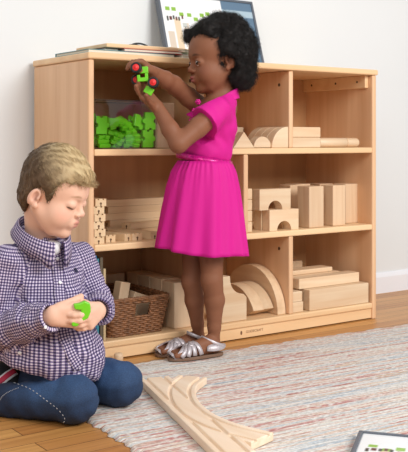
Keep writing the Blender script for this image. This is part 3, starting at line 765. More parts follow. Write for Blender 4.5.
def picture(V0, ux, uy, wd, ht, label, name='picture_frame', th=.022, seed=1):
    """framed print: V0 lower-left corner of the front, ux, uy unit axes"""
    ux = Vector(ux).normalized(); uy = Vector(uy).normalized(); nz = ux.cross(uy)
    M = Matrix((ux, uy, nz)).transposed().to_4x4(); M.translation = Vector(V0)
    r = empty(name, (0, 0, 0), label, 'picture'); r.matrix_world = M
    gm = plain('slate_frame', (92, 98, 108), .4); b = .009
    bm = bmesh.new()
    add_box(bm, (0, 0, -th), (wd, b, 0), .0015); add_box(bm, (0, ht-b, -th), (wd, ht, 0), .0015); add_box(bm, (0, b, -th), (b, ht-b, 0), .0015); add_box(bm, (wd-b, b, -th), (wd, ht-b, 0), .0015)
    from_bm(bm, 'frame', gm, r)
    bm = bmesh.new(); add_box(bm, (b*.5, b*.5, -th+.002), (wd-b*.5, ht-b*.5, -.006)); from_bm(bm, 'backing', plain('backing_dark', (70, 74, 82), .7), r)
    nx, ny = 110, 70; g = np.random.default_rng(seed)
    img = np.ones((nx, ny, 3))*np.array(lin((236, 238, 240)))
    def rect(x, y, w_, h_, c, wob=0):
        x0, y0 = int(x*nx), int(y*ny); img[max(x0, 0):max(int((x+w_)*nx), 0), max(y0, 0):max(int((y+h_)*ny), 0)] = lin(c)
    for i in range(7): rect(.04+.085*i, .05+.03*(i % 3), .06, .42+.08*((i*5) % 3), (226, 206, 178) if i % 2 else (214, 200, 184))
    for i in range(9): rect(.05+.07*i+g.uniform(-.01, .01), .70+g.uniform(-.05, .08), .045, .06, (140, 186, 70))
    for i in range(6): rect(.05+.03*i, .64+g.uniform(-.02, .02), .02, .06, (96, 44, 40) if i % 2 else (50, 52, 48))
    for i in range(6): rect(.14+g.uniform(0, .4), .2+g.uniform(0, .35), .05, .07, (150, 190, 90) if i % 2 else (196, 200, 196))
    rect(.66, 0, .34, 1, (96, 122, 146))
    for i in range(8): rect(.66+g.uniform(0, .25), g.uniform(0, .7), .12, .08, (130, 156, 172) if i % 2 else (66, 92, 112))
    rect(.66, .78, .34, .1, (168, 190, 204))
    V = np.array([(b+(wd-2*b)*i/nx, b+(ht-2*b)*j/ny, -.003) for i in range(nx+1) for j in range(ny+1)])
    F = np.array([(i*(ny+1)+j, (i+1)*(ny+1)+j, (i+1)*(ny+1)+j+1, i*(ny+1)+j+1) for i in range(nx) for j in range(ny)])
    pc = np.pad(img, ((0, 1), (0, 1), (0, 0)), 'edge').reshape(-1, 3)
    W_, G = thick(V, F, .0025); from_np(W_, G, 'print', vcol('print_paper', .3), r, False, np.concatenate([pc, pc]))
    return r
s = math.sin(.30); c = math.cos(.30)
xl = X(168.5, .265)
picture((xl, .262, ZT+.007), (1, 0, 0), (0, s, c), .415, .262, 'slate-framed picture leaning against the wall on top of the shelf')
fc = onz(359, 430, .022); fl = onz(350, 452, .022)
ux = unit(np.array([fc[0]-fl[0], fc[1]-fl[1], 0])); uy = np.array([-ux[1], ux[0], 0])
# lies flat: its left edge runs from fl to fc
dn = -ux
rt_ = np.array([ux[1], -ux[0], 0])
pr = picture(tuple(fc+dn*.30+np.array([0, 0, 0])), tuple(rt_), tuple(ux), .42, .30, 'slate-framed print lying flat on the rug at the bottom right', 'framed_print', th=.014, seed=4)

# ---------------------------------------------------------------- wooden switch track on the rug
def dense(P, n=60):
    P = np.array(P, float); t = np.r_[0, np.cumsum(np.linalg.norm(np.diff(P, axis=0), axis=1))]
    # Catmull-Rom through the points
    out = []
    for q in np.linspace(0, t[-1], n):
        i = min(max(np.searchsorted(t, q)-1, 0), len(P)-2); u = (q-t[i])/(t[i+1]-t[i])
        p0 = P[i-1] if i > 0 else 2*P[i]-P[i+1]; p3 = P[i+2] if i+2 < len(P) else 2*P[i+1]-P[i]
        a, b_ = P[i], P[i+1]
        out.append(.5*((2*a)+(-p0+b_)*u+(2*p0-5*a+4*b_-p3)*u*u+(-p0+3*a-3*b_+p3)*u**3))
    return np.array(out)
def switch():
    h = .0017; t = .018; z0 = RUG_T+.0015
    S = Field((-.26, -.93, z0-.004), (.15, -.27, z0+t+.004), h)
    x, y, z = S.grid()
    def dist(P):
        P = np.array(P); best = None
        X2 = x[:, :, 0]+0*y[:, :, 0]; Y2 = y[:, :, 0]+0*x[:, :, 0]
        bestd = np.full(X2.shape, 9.); sd = np.full(X2.shape, 9.)
        for a, b_ in zip(P[:-1], P[1:]):
            ab = b_-a; L2 = ab@ab
            u = ((X2-a[0])*ab[0]+(Y2-a[1])*ab[1])/L2; uc = np.clip(u, 0, 1)
            ex, ey = X2-a[0]-uc*ab[0], Y2-a[1]-uc*ab[1]; d = np.hypot(ex, ey)
            m = d < bestd; bestd = np.where(m, d, bestd); sd = np.where(m, np.sign(ab[0]*ey-ab[1]*ex)*d, sd)
        ta = unit(P[1]-P[0]); tb = unit(P[-1]-P[-2])
        e = np.maximum(-((X2-P[0][0])*ta[0]+(Y2-P[0][1])*ta[1]), (X2-P[-1][0])*tb[0]+(Y2-P[-1][1])*tb[1])
        return bestd, sd, e
    dv = unit(np.array([-.135, -.446])); A = np.array([.0265, -.3025]); hw = .039
    st = [A, A+dv*.60]
    cv = dense([(.112, -.352), (.045, -.402), (-.008, -.470), (-.052, -.560), (-.073, -.650), (-.072, -.740), (-.047, -.832)])
    d1, s1, e1 = dist(st); d2, s2, e2 = dist(cv)
    body = np.minimum(np.maximum(d1-hw, e1), np.maximum(d2-hw, e2))
    gr = np.full(body.shape, 9.)
    for d_, s_ in ((d1, s1), (d2, s2)):
        inb = np.maximum(d_-hw, 0)
        for o in (.023, -.023): gr = np.minimum(gr, np.maximum(np.abs(s_-o)-.0040, d_-hw))
    f = np.maximum(body[:, :, None], np.maximum(z0-z, z-(z0+t)))
    g3 = np.maximum(gr[:, :, None], (z0+t-.0055)-z)
    S.f = np.maximum(f, -g3).astype(np.float32)
    V, F = S.mesh()
    o0 = V.mean(0)*[1, 1, 0]+[0, 0, z0]
    o = from_np(V-o0, F, 'switch_track', wood('switch_wood', (246, 226, 202), (238, 212, 182), 1, .7, .5, .02), None, False); o.location = o0
    tag(o, 'large wooden train switch track with a curved branch lying on the rug', 'track piece')
switch()
p = onz(118.5, 363, 0)
bm = bmesh.new(); add_lathe(bm, [(.010, 0), (.0135, .003), (.0135, .022), (.011, .027), (.0055, .029)], Matrix.Identity(4), 20)
o = from_bm(bm, 'wooden_peg', BZ, None, True); o.location = (p[0]+.0, min(p[1], -.022), 0.0003); tag(o, 'small round wooden peg on the floor behind the boy\'s knee', 'peg')
# ================================================================ people
class Frame:
    def __init__(s, px, d, z=0.):
        p = at(px, 140, d); s.x0 = (px-204)*d/FPX; s.d0 = d; s.root = (p[0], p[1], z); s.z0 = z
    def __call__(s, px, py, d):
        return np.array([(px-204)*d/FPX-s.x0, d-s.d0, CAM[2]-(py-HY)*d/FPX-s.z0])
def basis(f, l0):
    f = unit(f); l = np.asarray(l0, float); l = unit(l-f*(l@f)); return np.stack([f, l, np.cross(f, l)], 1)
def uv_of(V, F, prims, lim=9.):
    """checked cloth: every face takes its weave direction from the nearest limb axis"""
    C = V[F].mean(1); best = np.full(len(C), 9.); uv = np.zeros((len(F), 4, 2))
    for a, b, ra, rb, e1 in prims:
        a = np.asarray(a, float); b = np.asarray(b, float); ab = b-a; L = np.linalg.norm(ab); u = ab/L
        t = np.clip((C-a)@u/L, 0, 1); d = np.linalg.norm(C-a-(t*L)[:, None]*u, axis=1)-(ra+(rb-ra)*t)
        if best[0] == 9. and lim < 9.: m = d < 9.; best = np.where(m, lim, best)      # the first axis serves wherever no sleeve is near
        else: m = d < best; best = np.where(m, d, best)
        e1 = unit(np.asarray(e1, float)-u*(np.asarray(e1, float)@u)); e2 = np.cross(u, e1)
        Q = V[F[m]]-a; x = Q@e1; y = Q@e2
        cq = C[m]-a; ac = np.arctan2(cq@e2, cq@e1)[:, None]
        ang = np.arctan2(y, x); ang = ac+np.mod(ang-ac+PI, 2*PI)-PI
        uv[m] = np.stack([ang*(ra+rb)/2, Q@u], -1)
    return uv.reshape(-1, 2)
def eye(O, M, s, y, iris, look, parent, r=.0118, fx=.0712):
    c = O+M@(np.array((fx, y*.030, -.0035))*s)
    lk = unit(M@unit(look)); z = np.array([0, 0, 1.]); e1 = unit(np.cross(z, lk)); e2 = np.cross(lk, e1)
    nv, nu = 22, 28; th = np.linspace(0, PI, nv); V = []; C = []
    for a in th:
        for k in range(nu):
            q = 2*PI*k/nu; V.append(c+r*s*(lk*math.cos(a)+math.sin(a)*(e1*math.cos(q)+e2*math.sin(q))))
            C.append((.004, .004, .004) if a < .22 else (lin(iris) if a < .56 else lin((236, 230, 226))))
    F = [(i*nu+k, i*nu+(k+1) % nu, (i+1)*nu+(k+1) % nu, (i+1)*nu+k) for i in range(nv-1) for k in range(nu)]
    return from_np(np.array(V), np.array(F), 'eye', vcol('eye_surface', .12), parent, True, np.array(C))

# ---------------------------------------------------------------- the girl
def girl():
    P = Frame(205, 2.665)
    g = empty('person', P.root, 'dark-haired girl in a magenta dress standing at the shelf with a toy car', 'person', rz=-YAW)
    face = unit((-.89, -.45, 0)); left = np.array([.45, -.89, 0]); up = vec(0, 0, 1)
    S = Field((-.27, -.26, -.004), (.17, .20, 1.02), .0024)
    # head
    hf = unit((-math.cos(.34), -math.sin(.34), -.05)); HM = basis(hf, (math.sin(.34), -math.cos(.34), 0)); HO = P(218.3, 61.8, 2.665); hs = .96
    head(S, HO, HM, hs, False, 1.5)
    neck0 = P(221, 103, 2.665); S.cap(HO+HM@vec(-.022, 0, -.03), neck0, .034, .036, .02)
    # trunk (under the dress)
    ch = P(215, 125, 2.665); wa = P(205, 160, 2.665); hp = P(205, 195, 2.665)
    S.chain([neck0+(0, 0, -.02), ch, wa, hp], [.045, .058, .058, .066], .03)
    nsh = P(216, 112, 2.585); fsh = P(203, 109, 2.735)
    S.cap(nsh, fsh, .030, .030, .02)
    # arms
    nel = P(178.5, 144, 2.515); nwr = P(157.5, 107, 2.545)
    S.chain([nsh, .5*(nsh+nel), nel], [.031, .0285, .0245], .012)
    S.chain([nel, nel*.6+nwr*.4, nwr], [.0245, .0245, .0175], .012)
    fel = P(173.5, 85, 2.645); fwr = P(152, 72, 2.565)
    S.chain([fsh, .5*(fsh+fel), fel], [.030, .0285, .0265], .012)
    S.chain([fel, fel*.6+fwr*.4, fwr], [.0265, .0255, .0190], .012)
    hand(S, nwr, P(143, 92, 2.535)-nwr, (.35, -.55, .45), 1, 1.0, (.25, .3, .35, .4), .10, (.6, .6), tcurl=.25)
    hand(S, fwr, P(141, 64, 2.545)-fwr, (-.55, -.35, -.75), -1, 1.02, (.55, .6, .6, .55), .08, (.5, .5), tcurl=.25)
    # legs
    for hipx, kn, cf, an, r in ((P(210, 215, 2.645), P(212, 280, 2.628), P(214.5, 300, 2.64), P(214, 341, 2.648), 1.), (P(196, 215, 2.70), P(192.5, 281, 2.685), P(194.5, 300, 2.695), P(199, 336, 2.715), .97)):
        S.chain([hipx, kn, kn+(cf-kn)*.35, cf, cf*.35+an*.65, an], [.048*r, .0315*r, .0295*r, .0300*r, .0195*r, .0165*r], .005)
        S.ell(kn+face*.008, (.025, .025, .028), None, .010)
    feet = []
    for (hx, hd), (tx, td), an, zf in (((220.5, 2.652), (170.5, 2.585), P(214, 341, 2.648), RUG_T+.0022), ((203, 2.735), (157.5, 2.668), P(199, 336, 2.715), .001)):
        hl = np.array([(hx-204)*hd/FPX-P.x0, hd-P.d0, zf]); to = np.array([(tx-204)*td/FPX-P.x0, td-P.d0, zf])
        L = np.linalg.norm(to-hl); f = (to-hl)/L; sd = np.cross(up, f)
        sole = .009
        def Q(a, b, c): return hl+f*(a*L)+sd*b+up*(c+sole)
        S.cap(Q(.14, 0, .018), Q(.20, 0, .030), .0195, .020, .005)
        S.cap(Q(.2, 0, .028), an, .0185, .0165, .006)
        S.cap(Q(.22, 0, .030), Q(.62, 0, .018), .0225, .0155, .006)
        S.cap(Q(.20, .002, .014), Q(.70, .012, .012), .0155, .0135, .005); S.cap(Q(.20, -.004, .014), Q(.70, -.013, .011), .0155, .0125, .005)
        for k in range(5):
            b = -.021+.0105*k; S.cap(Q(.72, b*.9, .010), Q(.955-.02*abs(k-3), b, .0075), .0082, .0070 if k < 4 else .0085, .004)
        feet.append((hl, f, sd, L, sole, an))
    V, F = S.mesh()
    base = lin((134, 87, 63))
    col = head_paint(V, HO, HM, hs, base, lin((160, 92, 92)), lin((132, 80, 60)), lin((40, 25, 19)), lin((22, 14, 12)), False)
    from_np(V, F, 'body', vcol('dark_skin', .55, .05, 300, .28), g, True, col)
    for y in (1, -1): eye(HO, HM, hs, y, (40, 24, 16), (1, .12+.42*(y > 0), -.26), g)
    # hair
    h = Field((-.10, -.20, .60), (.24, .20, 1.06), .004)
    def pe(px, py, dd, rx, ry, rz, k=.02): h.ell(P(px, py, 2.665+dd), (rx, ry, rz), None, k)
    pe(231, 47, 0, .066, .084, .082); pe(236, 54, 0, .058, .085, .085); pe(212, 34, 0, .052, .072, .042); pe(197, 37, .015, .026, .045, .022); pe(190, 38, .02, .016, .025, .014)
    pe(241, 74, .0, .040, .066, .046); pe(224, 26, .0, .058, .065, .034)
    h.ell(HO+HM@(vec(.085, 0, -.028)*hs), np.array((.072, .095, .077))*hs, HM, .012, True)
    for y in (1, -1): h.ell(HO+HM@(vec(.005, y*.085, -.025)*hs), np.array((.030, .035, .042))*hs, HM, .010, True)
    X_, Y_, Z_ = h.grid()
    n3 = 0
    for i, fr in enumerate((70, 120, 210)):
        n3 = n3+(np.sin(X_*fr+i+2*np.sin(Z_*fr*.5))*np.sin(Y_*fr*1.1+i*2)*np.sin(Z_*fr*.9+2*np.sin(X_*fr*.4)))*(.006, .004, .0025)[i]
    h.f = (h.f+n3).astype(np.float32)
    HV, HF = h.mesh()
    N = vnormals(HV, HF)
    # loose curls over the surface
    bm_V, bm_F = [HV], [HF]; off = len(HV)
    r = np.random.default_rng(5); ids = r.choice(len(HV), 8500)
    loc = (HV-HO)@HM/hs
    nseg, ns = 7, 3
    CV, CF = [], []
    for q in ids:
        p = HV[q]; n = N[q]
        l_ = loc[q]
        if l_[0] > .045 and l_[2] < .048: continue
        a = r.normal(size=3); a -= n*(a@n); a /= np.linalg.norm(a)+1e-9; b = np.cross(n, a)
        R = r.uniform(.0025, .0055); turns = r.uniform(.8, 1.9); ln = r.uniform(.004, .014); ph = r.uniform(0, 6.28); st = r.uniform(-.6, .6, 2)
        base_i = off+len(CV)
        for k in range(nseg+1):
            t = k/nseg; an_ = ph+turns*2*PI*t
            c = p+n*(ln*t-.002)+(a*math.cos(an_)+b*math.sin(an_))*R*min(1, 2*t+.3)+(a*st[0]+b*st[1])*ln*t
            w_ = .00055*(1-.6*t)
            CV += [c+a*w_, c-a*w_*.5+b*w_, c-a*w_*.5-b*w_]
        for k in range(nseg):
            for m in range(ns):
                x0 = base_i+k*ns+m; x1 = base_i+k*ns+(m+1) % ns
                CF.append((x0, x1, x1+ns, x0+ns))
    AV = np.concatenate([HV, np.array(CV)]); AF = np.concatenate([HF, np.array(CF)])
    from_np(AV, AF, 'hair', plain('black_hair', (19, 14, 13), .75), g, True)
    # dress -----------------------------------------------------
    PINK = plain('magenta_cotton', (206, 4, 138), .75)
    SHINY = plain('magenta_satin', (196, 16, 128), .28, .2, .35, 180.)
    dr = from_dress = None
    b = Field((-.16, -.20, .52), (.16, .20, .80), .0028)
    b.ell(P(208, 150, 2.66), (.073, .074, .062), None, .02)
    b.ell(P(213.5, 126, 2.662), (.070, .082, .064), None, .03)
    b.cap(P(217, 110, 2.60), P(211, 107, 2.73), .036, .036, .03)
    b.cap(P(222, 103, 2.65), P(222, 106, 2.68), .042, .042, .02)
    for A, B, fl in ((nsh, nel, .34), (fsh, fel, .34)):
        dv = unit(B-A); E = A+(B-A)*fl
        b.cap(A+(0, 0, .004), E-dv*.002, .037, .047, .022)
    x, y, z = b.grid()
    for A, B, fl in ((nsh, nel, .30), (fsh, fel, .28)):
        dv = unit(B-A); E = A+(B-A)*fl; e = (x-E[0])*dv[0]+(y-E[1])*dv[1]+(z-E[2])*dv[2]
        nr = np.sqrt((x-E[0]-e*dv[0])**2+(y-E[1]-e*dv[1])**2+(z-E[2]-e*dv[2])**2) < .062
        b.f = np.where(nr & (np.abs(e) < .06), np.maximum(b.f, e), b.f)
    b.f = b.f+.0018*np.sin(x*120+30*y+2*np.sin(z*60))*np.sin(y*70+z*45)
    b.plane(P(205, 163, 2.66), (0, 0, -1)); b.plane(P(222, 96.5, 2.66), (-.42, 0, .9))
    BV, BF = b.mesh(); dress = from_np(BV, BF, 'dress', PINK, g)
    # skirt
    rings = []; nth = 144; th = np.linspace(0, 2*PI, nth, endpoint=False)
    prof = [(0, 204, 160.5, .074, .071), (.04, 203.8, 165, .082, .077), (.12, 203.3, 172, .093, .082), (.3, 202.6, 188, .105, .088), (.55, 202, 210, .115, .094), (.8, 201.6, 232, .124, .099), (1., 201.4, 252, .132, .104)]
    ts = np.linspace(0, 1, 30); pr = np.array(prof)
    for t in ts:
        px, py, ra, rb = [np.interp(t, pr[:, 0], pr[:, i]) for i in (1, 2, 3, 4)]
        c = P(px, py, 2.645)
        fo = .018+.046*t
        f = 1+fo*np.sin(9*th+.9+.5*np.sin(2*th))*.8+fo*.6*np.sin(15*th+2.1*t+1)+.035*(1-t)*np.exp(-t*5)*np.sin(38*th+np.sin(7*th))
        rings.append(np.stack([c[0]+ra*f*np.cos(th), c[1]+rb*f*np.sin(th), c[2]+0*th-.004*t*np.sin(3*th)+.013*t*np.cos(th+2.9)], 1))
    SV, SF = loft(rings); W_, G = thick(SV, SF[:, ::-1] if vnormals(SV, SF)[0]@(SV[0]-SV[:nth].mean(0)) < 0 else SF, .003)
    from_np(W_, G, 'skirt', PINK, dress)
    # sash, collar, beads
    rings = []
    for dz, k in ((-.0085, 1.06), (-.0065, 1.12), (0, 1.125), (.0065, 1.11), (.009, 1.02)):
        c = P(204.3, 159.5, 2.66); tl = .013
        rings.append(np.stack([c[0]+.0735*k*np.cos(th), c[1]+.073*k*np.sin(th), c[2]+dz-tl*np.cos(th)], 1))
    SV, SF = loft(rings); from_np(SV, SF, 'sash', SHINY, dress)
    rings = []
    c0 = P(222.5, 101, 2.665)
    for dz, k in ((-.010, 1.1), (.002, 1.02), (.012, 1.08), (.013, 1.0), (.0, .93), (-.012, .9)):
        fl = 1+.03*np.sin(8*th)
        rings.append(np.stack([c0[0]-.004+.049*k*fl*np.cos(th), c0[1]+.046*k*fl*np.sin(th), c0[2]+dz*(.85+.5*np.cos(th))+.022*np.cos(th)], 1))
    SV, SF = loft(rings); from_np(SV, SF, 'collar', PINK, dress)
    for k, (px, py, d, rr) in enumerate(((198, 102, 2.60, .0085), (194.5, 111, 2.592, .0085), (191.5, 120.5, 2.59, .008), (189.5, 130, 2.592, .007))):
        bm = bmesh.new(); p = P(px, py, d)
        for q in range(6): bmesh.ops.create_icosphere(bm, subdivisions=1, radius=rr*.52, matrix=Matrix.Translation(Vector(p)+Vector((math.cos(q*PI/3)*rr*.6, -.1*rr, math.sin(q*PI/3)*rr*.6))))
        bmesh.ops.create_icosphere(bm, subdivisions=2, radius=rr*.5, matrix=Matrix.Translation(Vector(p)+Vector((0, -rr*.4, 0))))
        from_bm(bm, 'flower_button', SHINY, dress, True)
    # sandals
    SIL = plain('silver_leather', (200, 192, 196), .38, .35, .12, 120.); TAN = plain('sandal_sole', (120, 92, 74), .6)
    for hl, f, sd, L, sole, an in feet:
        sm = bmesh.new(); pts = []
        for t in np.linspace(0, 2*PI, 40, endpoint=False):
            a = .5+.545*math.cos(t); wd = (.0225+.0085*np.clip((a-.25)/.5, 0, 1))*abs(math.sin(t))**.6*np.sign(math.sin(t))
            p = hl+f*(a*L)+sd*wd; pts.append((p[0], p[1]))
        add_prism(sm, pts, hl[2], hl[2]+sole, .0015, 'Z'); so = from_bm(sm, 'sandal', TAN, g)
        def surf(a, ang, lift=.0022):
            w_ = np.interp(a, [0, .2, .45, .7, .9, 1.02], [.019, .022, .0235, .0275, .025, .014])+lift; h_ = np.interp(a, [0, .2, .4, .6, .75, .9, 1.02], [.05, .052, .042, .032, .0245, .0185, .010])+lift
            return hl+f*(a*L)+sd*w_*math.cos(ang)+up*(sole+h_*max(math.sin(ang), 0)**.75)
        def strap(path, hw):
            Pp = np.array(path); T_ = np.gradient(Pp, axis=0); T_ /= np.linalg.norm(T_, axis=1, keepdims=True)
            c_ = hl+f*(L*.5)+up*(sole+.005)
            rows = []
            for p, t in zip(Pp, T_):
                o_ = p-(c_+f*((p-c_)@f)); o_ = o_/(np.linalg.norm(o_)+1e-9); s_ = unit(np.cross(t, o_)); rows.append([p-s_*hw, p+s_*hw])
            V_, F_ = loft(np.array(rows), closed=False)
            if (vnormals(V_, F_).mean(0)@(Pp.mean(0)-c_)) < 0: F_ = F_[:, ::-1]
            W_, G_ = thick(V_, F_, -.0022); return from_np(W_, G_, 'strap', SIL, so)
        for a0, a1 in ((.46, .57), (.60, .60), (.735, .63), (.86, .66), (.985, .69)):          # fan of toe straps meeting on the instep
            for sgn in (1, -1):
                e = 0.05 if sgn > 0 else PI-.05
                strap([surf(a0+(a1-a0)*t**.8, e+(PI/2-e)*t*1.06) for t in np.linspace(0, 1, 10)], .0062)
        strap([surf(.97+.05*math.sin(t), t, .002) for t in np.linspace(.15, PI-.15, 12)], .004)
        strap([surf(.60+.035*math.sin(2*t), t, .0035) for t in np.linspace(.9, PI-.9, 8)], .007)
        heel = []
        for t in np.linspace(-2.25, 2.25, 22):
            heel.append(hl+f*(.20*L-.0335*math.cos(t)*1.0+.0)+sd*(.0262*math.sin(t))+up*(sole+.021))
        strap(heel, .0115)
        ankc = an+up*(-.004)
        ring = []
        for t in np.linspace(0, 2*PI, 30):
            ring.append(ankc+f*(.0320*math.cos(t)+.004)+sd*.0275*math.sin(t)+up*(.002+.015*math.cos(t)))
        rows = [np.array(ring)-up*.0052, np.array(ring)+up*.0052]
        V_, F_ = loft(np.array(rows).transpose(1, 0, 2), closed=False)
        if ((vnormals(V_, F_)*(V_-ankc)).sum(1)).mean() < 0: F_ = F_[:, ::-1]
        W_, G_ = thick(V_, F_, -.0022); from_np(W_, G_, 'ankle_strap', SIL, so)
    return P
PG = girl()
def toy_car():
    """green two-part car with black tyres and red hubs, held up in both hands"""
    c = at(147, 82, 2.52); r = empty('toy_car', tuple(c), 'green toy car with black tyres and red hubs in the girl\'s hands', 'toy', rz=-YAW)
    def L(px, py, d): return np.array([(px-147)*d/FPX, d-2.52, -(py-82)*d/FPX])
    bm = bmesh.new(); s = 2.52/FPX
    M1 = Matrix.Translation(L(144.5, 74.5, 2.515)) @ Matrix.Rotation(-.05, 4, 'Y')
    add_box(bm, (-4.2*s, -.012, 1*s), (4*s, .012, 7.5*s), .0015, M1); add_box(bm, (-7*s, -.012, -7.2*s), (3.6*s, .012, -3.2*s), .0015, M1)
    add_box(bm, (.6*s, -.010, -5*s), (3.6*s, .010, 2*s), .001, M1); add_box(bm, (-7.2*s, -.012, -4*s), (-4.2*s, .012, -.5*s), .001, M1)
    from_bm(bm, 'chassis', GREEN, r)
    bm = bmesh.new(); M2 = Matrix.Translation(L(149.3, 90.5, 2.512)) @ Matrix.Rotation(.52, 4, 'Y')
    add_box(bm, (-4.4*s, -.010, -4*s), (4.4*s, .010, 3.2*s), .0015, M2); add_box(bm, (-1.5*s, -.009, 3*s), (2.2*s, .009, 7*s), .001, M2)
    from_bm(bm, 'chassis', GREEN, r)
    tyre = plain('black_tyre', (24, 24, 26), .6); red = plain('red_hub', (224, 42, 44), .4)
    for px, py, d, vis in ((136.8, 68.2, 2.498, 1), (136.5, 79.5, 2.535, 1), (154, 83.2, 2.494, 1)):
        w_ = bmesh.new(); dd = unit((-.15, -1, .08)); R = 5.6*s
        add_lathe(w_, [(R*.5, -.007), (R*.9, -.007), (R, -.004), (R, .004), (R*.9, .007), (R*.62, .007), (R*.6, .003), (R*.2, .003)], zalign(dd, L(px, py, d)), 24)
        wh = from_bm(w_, 'wheel', tyre, r, True)
        w_ = bmesh.new(); add_lathe(w_, [(R*.62, .002), (R*.62, .0065), (R*.50, .008), (R*.25, .006), (R*.18, .0085), (R*.05, .0085)], zalign(dd, L(px, py, d)), 20)
        from_bm(w_, 'hub', red, wh, True)
    bm = bmesh.new(); add_tube(bm, [L(137, 68.2, 2.50), L(137, 79.5, 2.535)], .0022, 6); add_tube(bm, [L(154, 83.2, 2.495), L(150, 89, 2.512)], .003, 6); from_bm(bm, 'axle', tyre, r)
toy_car()
# ---------------------------------------------------------------- the boy
def gingham():
    m, t, b = base_mat('gingham_cotton', .8); N = t.nodes; L = t.links
    u = N.new('ShaderNodeUVMap'); u.uv_map = 'UVMap'; s = N.new('ShaderNodeSeparateXYZ'); L.new(u.outputs[0], s.inputs[0])
    fs = []
    for k in ('X', 'Y'):
        d = N.new('ShaderNodeMath'); d.operation = 'MULTIPLY'; d.inputs[1].default_value = 1/.0067; L.new(s.outputs[k], d.inputs[0])
        f = N.new('ShaderNodeMath'); f.operation = 'FRACT'; L.new(d.outputs[0], f.inputs[0])
        l = N.new('ShaderNodeMath'); l.operation = 'LESS_THAN'; l.inputs[1].default_value = .5; L.new(f.outputs[0], l.inputs[0]); fs.append(l)
    ad = N.new('ShaderNodeMath'); ad.operation = 'ADD'; L.new(fs[0].outputs[0], ad.inputs[0]); L.new(fs[1].outputs[0], ad.inputs[1])
    hf = N.new('ShaderNodeMath'); hf.operation = 'MULTIPLY'; hf.inputs[1].default_value = .5; L.new(ad.outputs[0], hf.inputs[0])
    r = N.new('ShaderNodeValToRGB'); r.color_ramp.interpolation = 'CONSTANT'; e = r.color_ramp.elements
    e[0].position = 0; e[0].color = rgba((214, 204, 220)); e[1].position = .75; e[1].color = rgba((42, 37, 68)); q = e.new(.25); q.color = rgba((116, 102, 146))
    L.new(hf.outputs[0], r.inputs['Fac']); L.new(r.outputs['Color'], b.inputs['Base Color'])
    return m
def denim():
    m, t, b = base_mat('denim', .85); N = t.nodes; L = t.links
    a = N.new('ShaderNodeVertexColor'); a.layer_name = 'Col'; tc = N.new('ShaderNodeTexCoord'); n = N.new('ShaderNodeTexNoise'); n.inputs['Scale'].default_value = 420.; n.inputs['Detail'].default_value = 2
    L.new(tc.outputs['Object'], n.inputs['Vector'])
    r = N.new('ShaderNodeValToRGB'); r.color_ramp.elements[0].position = .3; r.color_ramp.elements[0].color = (.7, .7, .72, 1); r.color_ramp.elements[1].position = .7; r.color_ramp.elements[1].color = (1.25, 1.22, 1.2, 1)
    L.new(n.outputs['Fac'], r.inputs['Fac'])
    mx = N.new('ShaderNodeMix'); mx.data_type = 'RGBA'; mx.blend_type = 'MULTIPLY'; mx.inputs[0].default_value = 1.
    L.new(a.outputs['Color'], mx.inputs[6]); L.new(r.outputs['Color'], mx.inputs[7]); L.new(mx.outputs[2], b.inputs['Base Color']); return m
from mathutils.bvhtree import BVHTree
